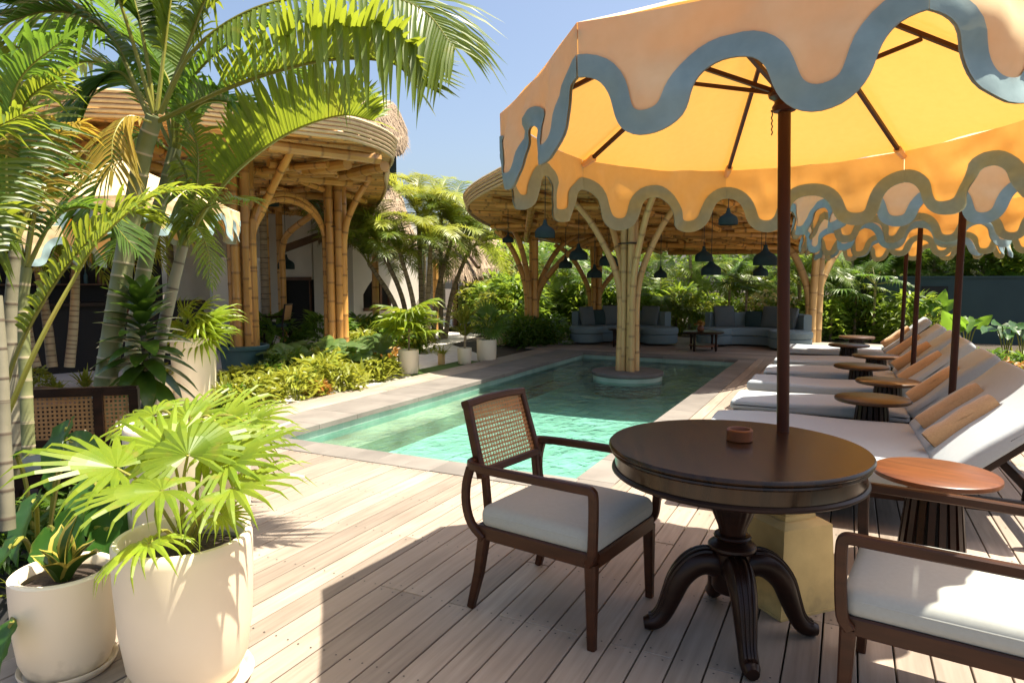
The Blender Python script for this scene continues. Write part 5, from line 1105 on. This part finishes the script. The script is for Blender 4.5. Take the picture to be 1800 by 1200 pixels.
# ================================================================ planting bed
LB = {'dark': 'low dark green plant in the bed between pool and left pavilion', 'strap': 'low plant with narrow arching leaves in the bed between pool and left pavilion', 'bush': 'low bushy yellow green plant in the bed between pool and left pavilion'}; Gb = 'low plants in the bed by the pool'
for k in range(44):
    u = rn.random(); v = rn.random()**.8; e0 = V((-5.95, 4.9+4.0*u, -.06)); p = e0+V((-v*2.3*(.5+.5*u)-.1, .2+v*.9, 0))
    kd = ('strap','bush','strap','dark','strap','bush')[k % 6]; shrub(kd, p, rn.uniform(.5,1.0)*(.8 if kd == 'dark' else 1), LB[kd], Gb)
for k, (x, y, s) in enumerate(((400,700,.9),(420,720,.8),(385,720,.75),(450,715,.8),(475,700,.9),(520,705,.9),(560,695,.9),(600,690,.9),(640,675,.9),(670,668,.9),(690,660,.8),(440,690,1),(500,690,1),(550,680,1),(620,665,1),(580,670,1))): shrub(('strap','bush')[k % 2], G(x,y,-.06), s, LB[('strap','bush')[k % 2]], Gb)
for k, (x, y, s) in enumerate(((660,650,.6),(685,645,.7),(560,700,.45))): shrub('red', G(x,y,-.06), s, 'low plant with orange red leaves in the bed by the pool', 'orange red plants in the bed')
def ligularia(label, x0, x1, y0, y1, d0, d1, n):
    b = G((x0+x1)/2, (y0+y1)/2+45, -.06); t = thing('round_leaved_plant', label, 'leafy plant', b)
    for k in range(n):
        H_ = D(rn.uniform(x0,x1), rn.uniform(y0,y1), rn.uniform(d0,d1)); H_.z = max(H_.z, .12); H_ -= b; a = rn.uniform(0,6.28); nrm = V((rn.gauss(.1,.35), rn.gauss(-.45,.3), 1))
        place('leaf', RND[k % 3], t, orient(V((cos(a), sin(a), 0)), nrm), H_, rn.uniform(.30,.46))
        if k % 2 == 0: obj('leaf_stalk', M().tube([V((H_.x*.5, H_.y*.5, 0)), H_*.75, H_], .008, 4), PETIOLE, t)
ligularia('clump of round dark leaves at the foot of the bamboo bundle', 475,560,600,650, 10.2,11.2, 46)
ligularia('clump of paler sunlit round leaves left of the palm clump', 565,670,596,645, 10.2,11.8, 56)
for k in range(24):
    p = G(rn.uniform(620,735), rn.uniform(592,622), -.06); shrub(('strap','bush','dark','strap')[k % 4], p, rn.uniform(.9,1.4), 'leafy plant at the foot of the palm clump beside the path', 'plants at the foot of the palm clump')
for k in range(16): shrub('dark', G(rn.uniform(880,985), rn.uniform(590,618), -.06), rn.uniform(.8,1.2), 'dark low shrub along the back of the terrace deck', 'dark shrubs by the terrace')
# ================================================================ palm clump in the middle
MC = [((742,592),16.5,(735,345),'tallest palm of the middle clump'),((760,588),16.8,(800,375),'palm leaning right in the middle clump'),((722,592),16.3,(668,405),'palm leaning left in the middle clump'),((735,596),15.8,(703,415),'front palm of the middle clump'),((775,590),17,(775,350),'palm at the back of the middle clump'),((712,594),16.2,(648,432),'small palm at the left of the middle clump'),((752,594),15.9,(757,400),'slim palm in front of the middle clump'),((782,590),17.2,(826,405),'drooping palm at the right of the middle clump')]
for k, ((x, y), d, (tx, ty), lb) in enumerate(MC):
    b = D(x, y, d); b.z = -.06; tp = D(tx, ty+30, d); palm(lb+', beside the sand path', b, tp.z+.06, 14, ('bed','green','bed','green')[k % 4], 1.75, (tp.x-b.x, tp.y-b.y), .06, 'palms of the middle clump', el=(8,84))
# trellis shrubs on the left of the terrace
for k in range(18):
    x = rn.uniform(835,985); d = rn.uniform(18.2,24); p = D(x, 560, d); p.z = -.1; shrub('lime' if k % 2 else 'jun', p, rn.uniform(.8,1.3), 'light green shrub beyond the lawn', 'light shrubs beyond the lawn')
# ================================================================ jungle behind the terrace
Lj, Gj = 'palm in the dense green row behind the sofas', 'palms behind the sofas'
for k in range(20):
    x = -8.3+9.2*(k+rn.uniform(-.4,.4))/19; y = 18.9+rn.uniform(0,3.2); H = rn.uniform(.5,2.0) if k % 3 else rn.uniform(1.8,2.9)
    palm(Lj, V((x,y,-.1)), H, 13, ('jun','deep','green','jun')[k % 4], rn.uniform(1.2,1.75), (rn.uniform(-.2,.2), rn.uniform(-.2,.2)), .05, Gj, el=(-20,80))
for k in range(34):
    x = -8.6+10.2*(k+rn.uniform(-.4,.4))/33; shrub('jun' if k % 3 else 'lime', V((x, 18.3+rn.uniform(0,1.2), -.1)), rn.uniform(.55,.95), 'leafy shrub in the dark undergrowth behind the sofas' if k % 3 else 'light green shrub in the undergrowth behind the sofas', 'undergrowth behind the sofas')
for k in range(14): palm('low fan palm among the undergrowth behind the sofas', V((-7.4+8.2*k/13+rn.uniform(-.2,.2), 18.2+rn.uniform(0,.8), -.1)), rn.uniform(.4,1.5), 9, ('green','deep')[k % 2], rn.uniform(.5,.75), tr=.035, group='fan palms behind the sofas', fan=True, el=(5,75))
m = M(); rd = random.Random(4)
for k in range(11000):
    x = rd.uniform(-13,8); y = rd.uniform(21.6,23.6) if x < .6 else rd.uniform(20.4,23.5); z = rd.random()**.8*(3.1+.6*mnoise.noise(V((x*.5,0,1))))-.2; a = rd.uniform(0,6.28); e = rd.uniform(-.6,.7)
    strip(m, V((x,y,z)), V((cos(a)*cos(e), sin(a)*cos(e), sin(e))), rd.uniform(.18,.42), rd.uniform(.06,.12), V((rd.gauss(0,.5), rd.gauss(0,.5), 1)).normalized(), .4, 3)
hd = obj('far_greenery', m, L_JUN, kind='stuff'); hd['label'] = 'dense mass of greenery closing the garden behind palms'; hd['category'] = 'hedge'
for k in range(26):                                # palms above and behind the teal wall and far behind the pavilions
    x = .2+9*(k+rn.uniform(-.4,.4))/25; palm('palm rising behind the dark teal wall', V((x, 20.6+rn.uniform(0,2.5), -.3)), rn.uniform(1.4,2.9), 13, ('jun','deep','green')[k % 3], rn.uniform(1.4,2.0), group='palms behind the teal wall', el=(-15,80))
for k in range(20):
    p = D(rn.uniform(560,1000), 480, rn.uniform(27,36)); p.z = -.4; palm('distant palm beyond the thatched bungalow', p, rn.uniform(2.5,4.6), 13, ('green','jun')[k % 2], rn.uniform(1.7,2.3), tr=.08, group='distant palms beyond the bungalow', el=(-15,80))
for k in range(14):
    p = D(-250+55*k, 480, rn.uniform(13,22)); p.z = -.3; palm('palm standing behind the left pavilion', p, rn.uniform(3.4,5.2), 14, ('deep','jun')[k % 2], 2.0, tr=.09, group='palms behind the left pavilion', el=(-15,80))
# ================================================================ plants at the right
b_ = G(1500,592,-.06); b_ = D(1490,592,18.0); b_.z = -.06
elephant('lime green elephant ear with upright leaves beyond the farthest lounger', b_, [(1480,560,17.6,1455,600,17.2,(-.5,-.8,.5)),(1495,545,17.8,1480,495,18.3,(0,-.9,.4)),(1510,540,17.8,1518,488,18.2,(.2,-.9,.4)),(1518,560,17.5,1545,530,17.6,(.4,-.8,.4)),(1465,550,17.7,1440,520,17.9,(-.4,-.8,.4)),(1500,575,17.2,1512,615,16.6,(.1,-.9,.4)),(1525,580,17.2,1550,590,17,(.5,-.7,.6)),(1475,580,17.2,1445,570,17.2,(-.3,-.8,.5)),(1490,540,17.9,1465,508,18.3,(-.2,-.9,.4))], 'lime')
b_ = D(1780,500,19.9); b_.z = -.1
elephant('huge lime green leaves rising above the teal wall at the right edge', b_, [(1770,480,19.6,1760,430,20,(-.2,-.9,.3)),(1790,470,19.6,1805,410,20,(.2,-.9,.3)),(1755,482,19.4,1735,455,19.6,(-.4,-.9,.3)),(1800,485,19.4,1840,450,19.6,(.3,-.9,.3))], 'lime')
for k in range(20):
    x = rn.uniform(2.0,4.6); y = rn.uniform(6.5,18.5); shrub(('dark','jun','dark','strap')[k % 4], V((x, y, -.06)), rn.uniform(.5,.9) if k % 4 != 1 else rn.uniform(.25,.4), 'dark leafy plant in the bed along the teal wall', 'plants in the bed along the teal wall')
for k, (x, y, d) in enumerate(((1725,645,8),(1745,625,9),(1770,640,9))): p = D(x,y,d); p.z = -.06; shrub('red', p, .8, 'orange and green croton beside the lounger backs', 'crotons beside the loungers')
for k, (x, y, d, H) in enumerate(((1700,590,13,.5),(1770,600,11.5,.45),(1640,560,15.5,.6),(1800,600,12,.5))):
    b = D(x,y,d); b.z = -.06
    elephant('broad leaved plant before the teal wall, %s' % ['behind the second parasol pole','near the right edge','behind the third and fourth parasol poles','cut by the right edge'][k], b, [(x+dx*.6, y-10-rn.uniform(0,22), d, x+dx*1.5, y-20-rn.uniform(-15,30), d-.2, (dx*.02,-.8,.5)) for dx in (-28,-14,2,16,30)], 'broad' if k % 2 else 'lime')
p = D(1360,520,17.6); p.z = -.1; fl = thing('flowering_shrub', 'shrub with pale yellow flower clusters behind the right sofa', 'shrub', p)
o = bpy.data.objects.new('foliage', CL['jun'][0]); COL.objects.link(o); o.parent = fl; o.scale = (.6,.6,.55); o['kind'] = 'stuff'
m = M()
for k in range(240):
    d = V((rn.gauss(0,1), rn.gauss(0,1), rn.gauss(0,.8))).normalized(); q = V((.0,-.1,.95))+V((d.x*.62,d.y*.4,d.z*.36)); a = V((rn.gauss(0,1), rn.gauss(0,1), rn.gauss(0,1))).normalized()*.05; b = d.cross(a).normalized()*.05; m.add([q-a, q-b, q+a, q+b], [(0,1,2,3)])
obj('flower_clusters', m, L_CREAM, fl, kind='stuff', smooth=False)
# indoor potted plants in the left pavilion
for k, (x, y, d, s, lb) in enumerate(((470,600,14.3,1.6,'dark plant beside the bar stool under the left pavilion'),(575,600,14.4,1.6,'dark potted palm beside the doorway'),(640,580,15.5,1.2,'small bush against the white wall under the arched window'))):
    p = D(x,y,d); p.z = -.06; shrub('dark', p, s, lb)
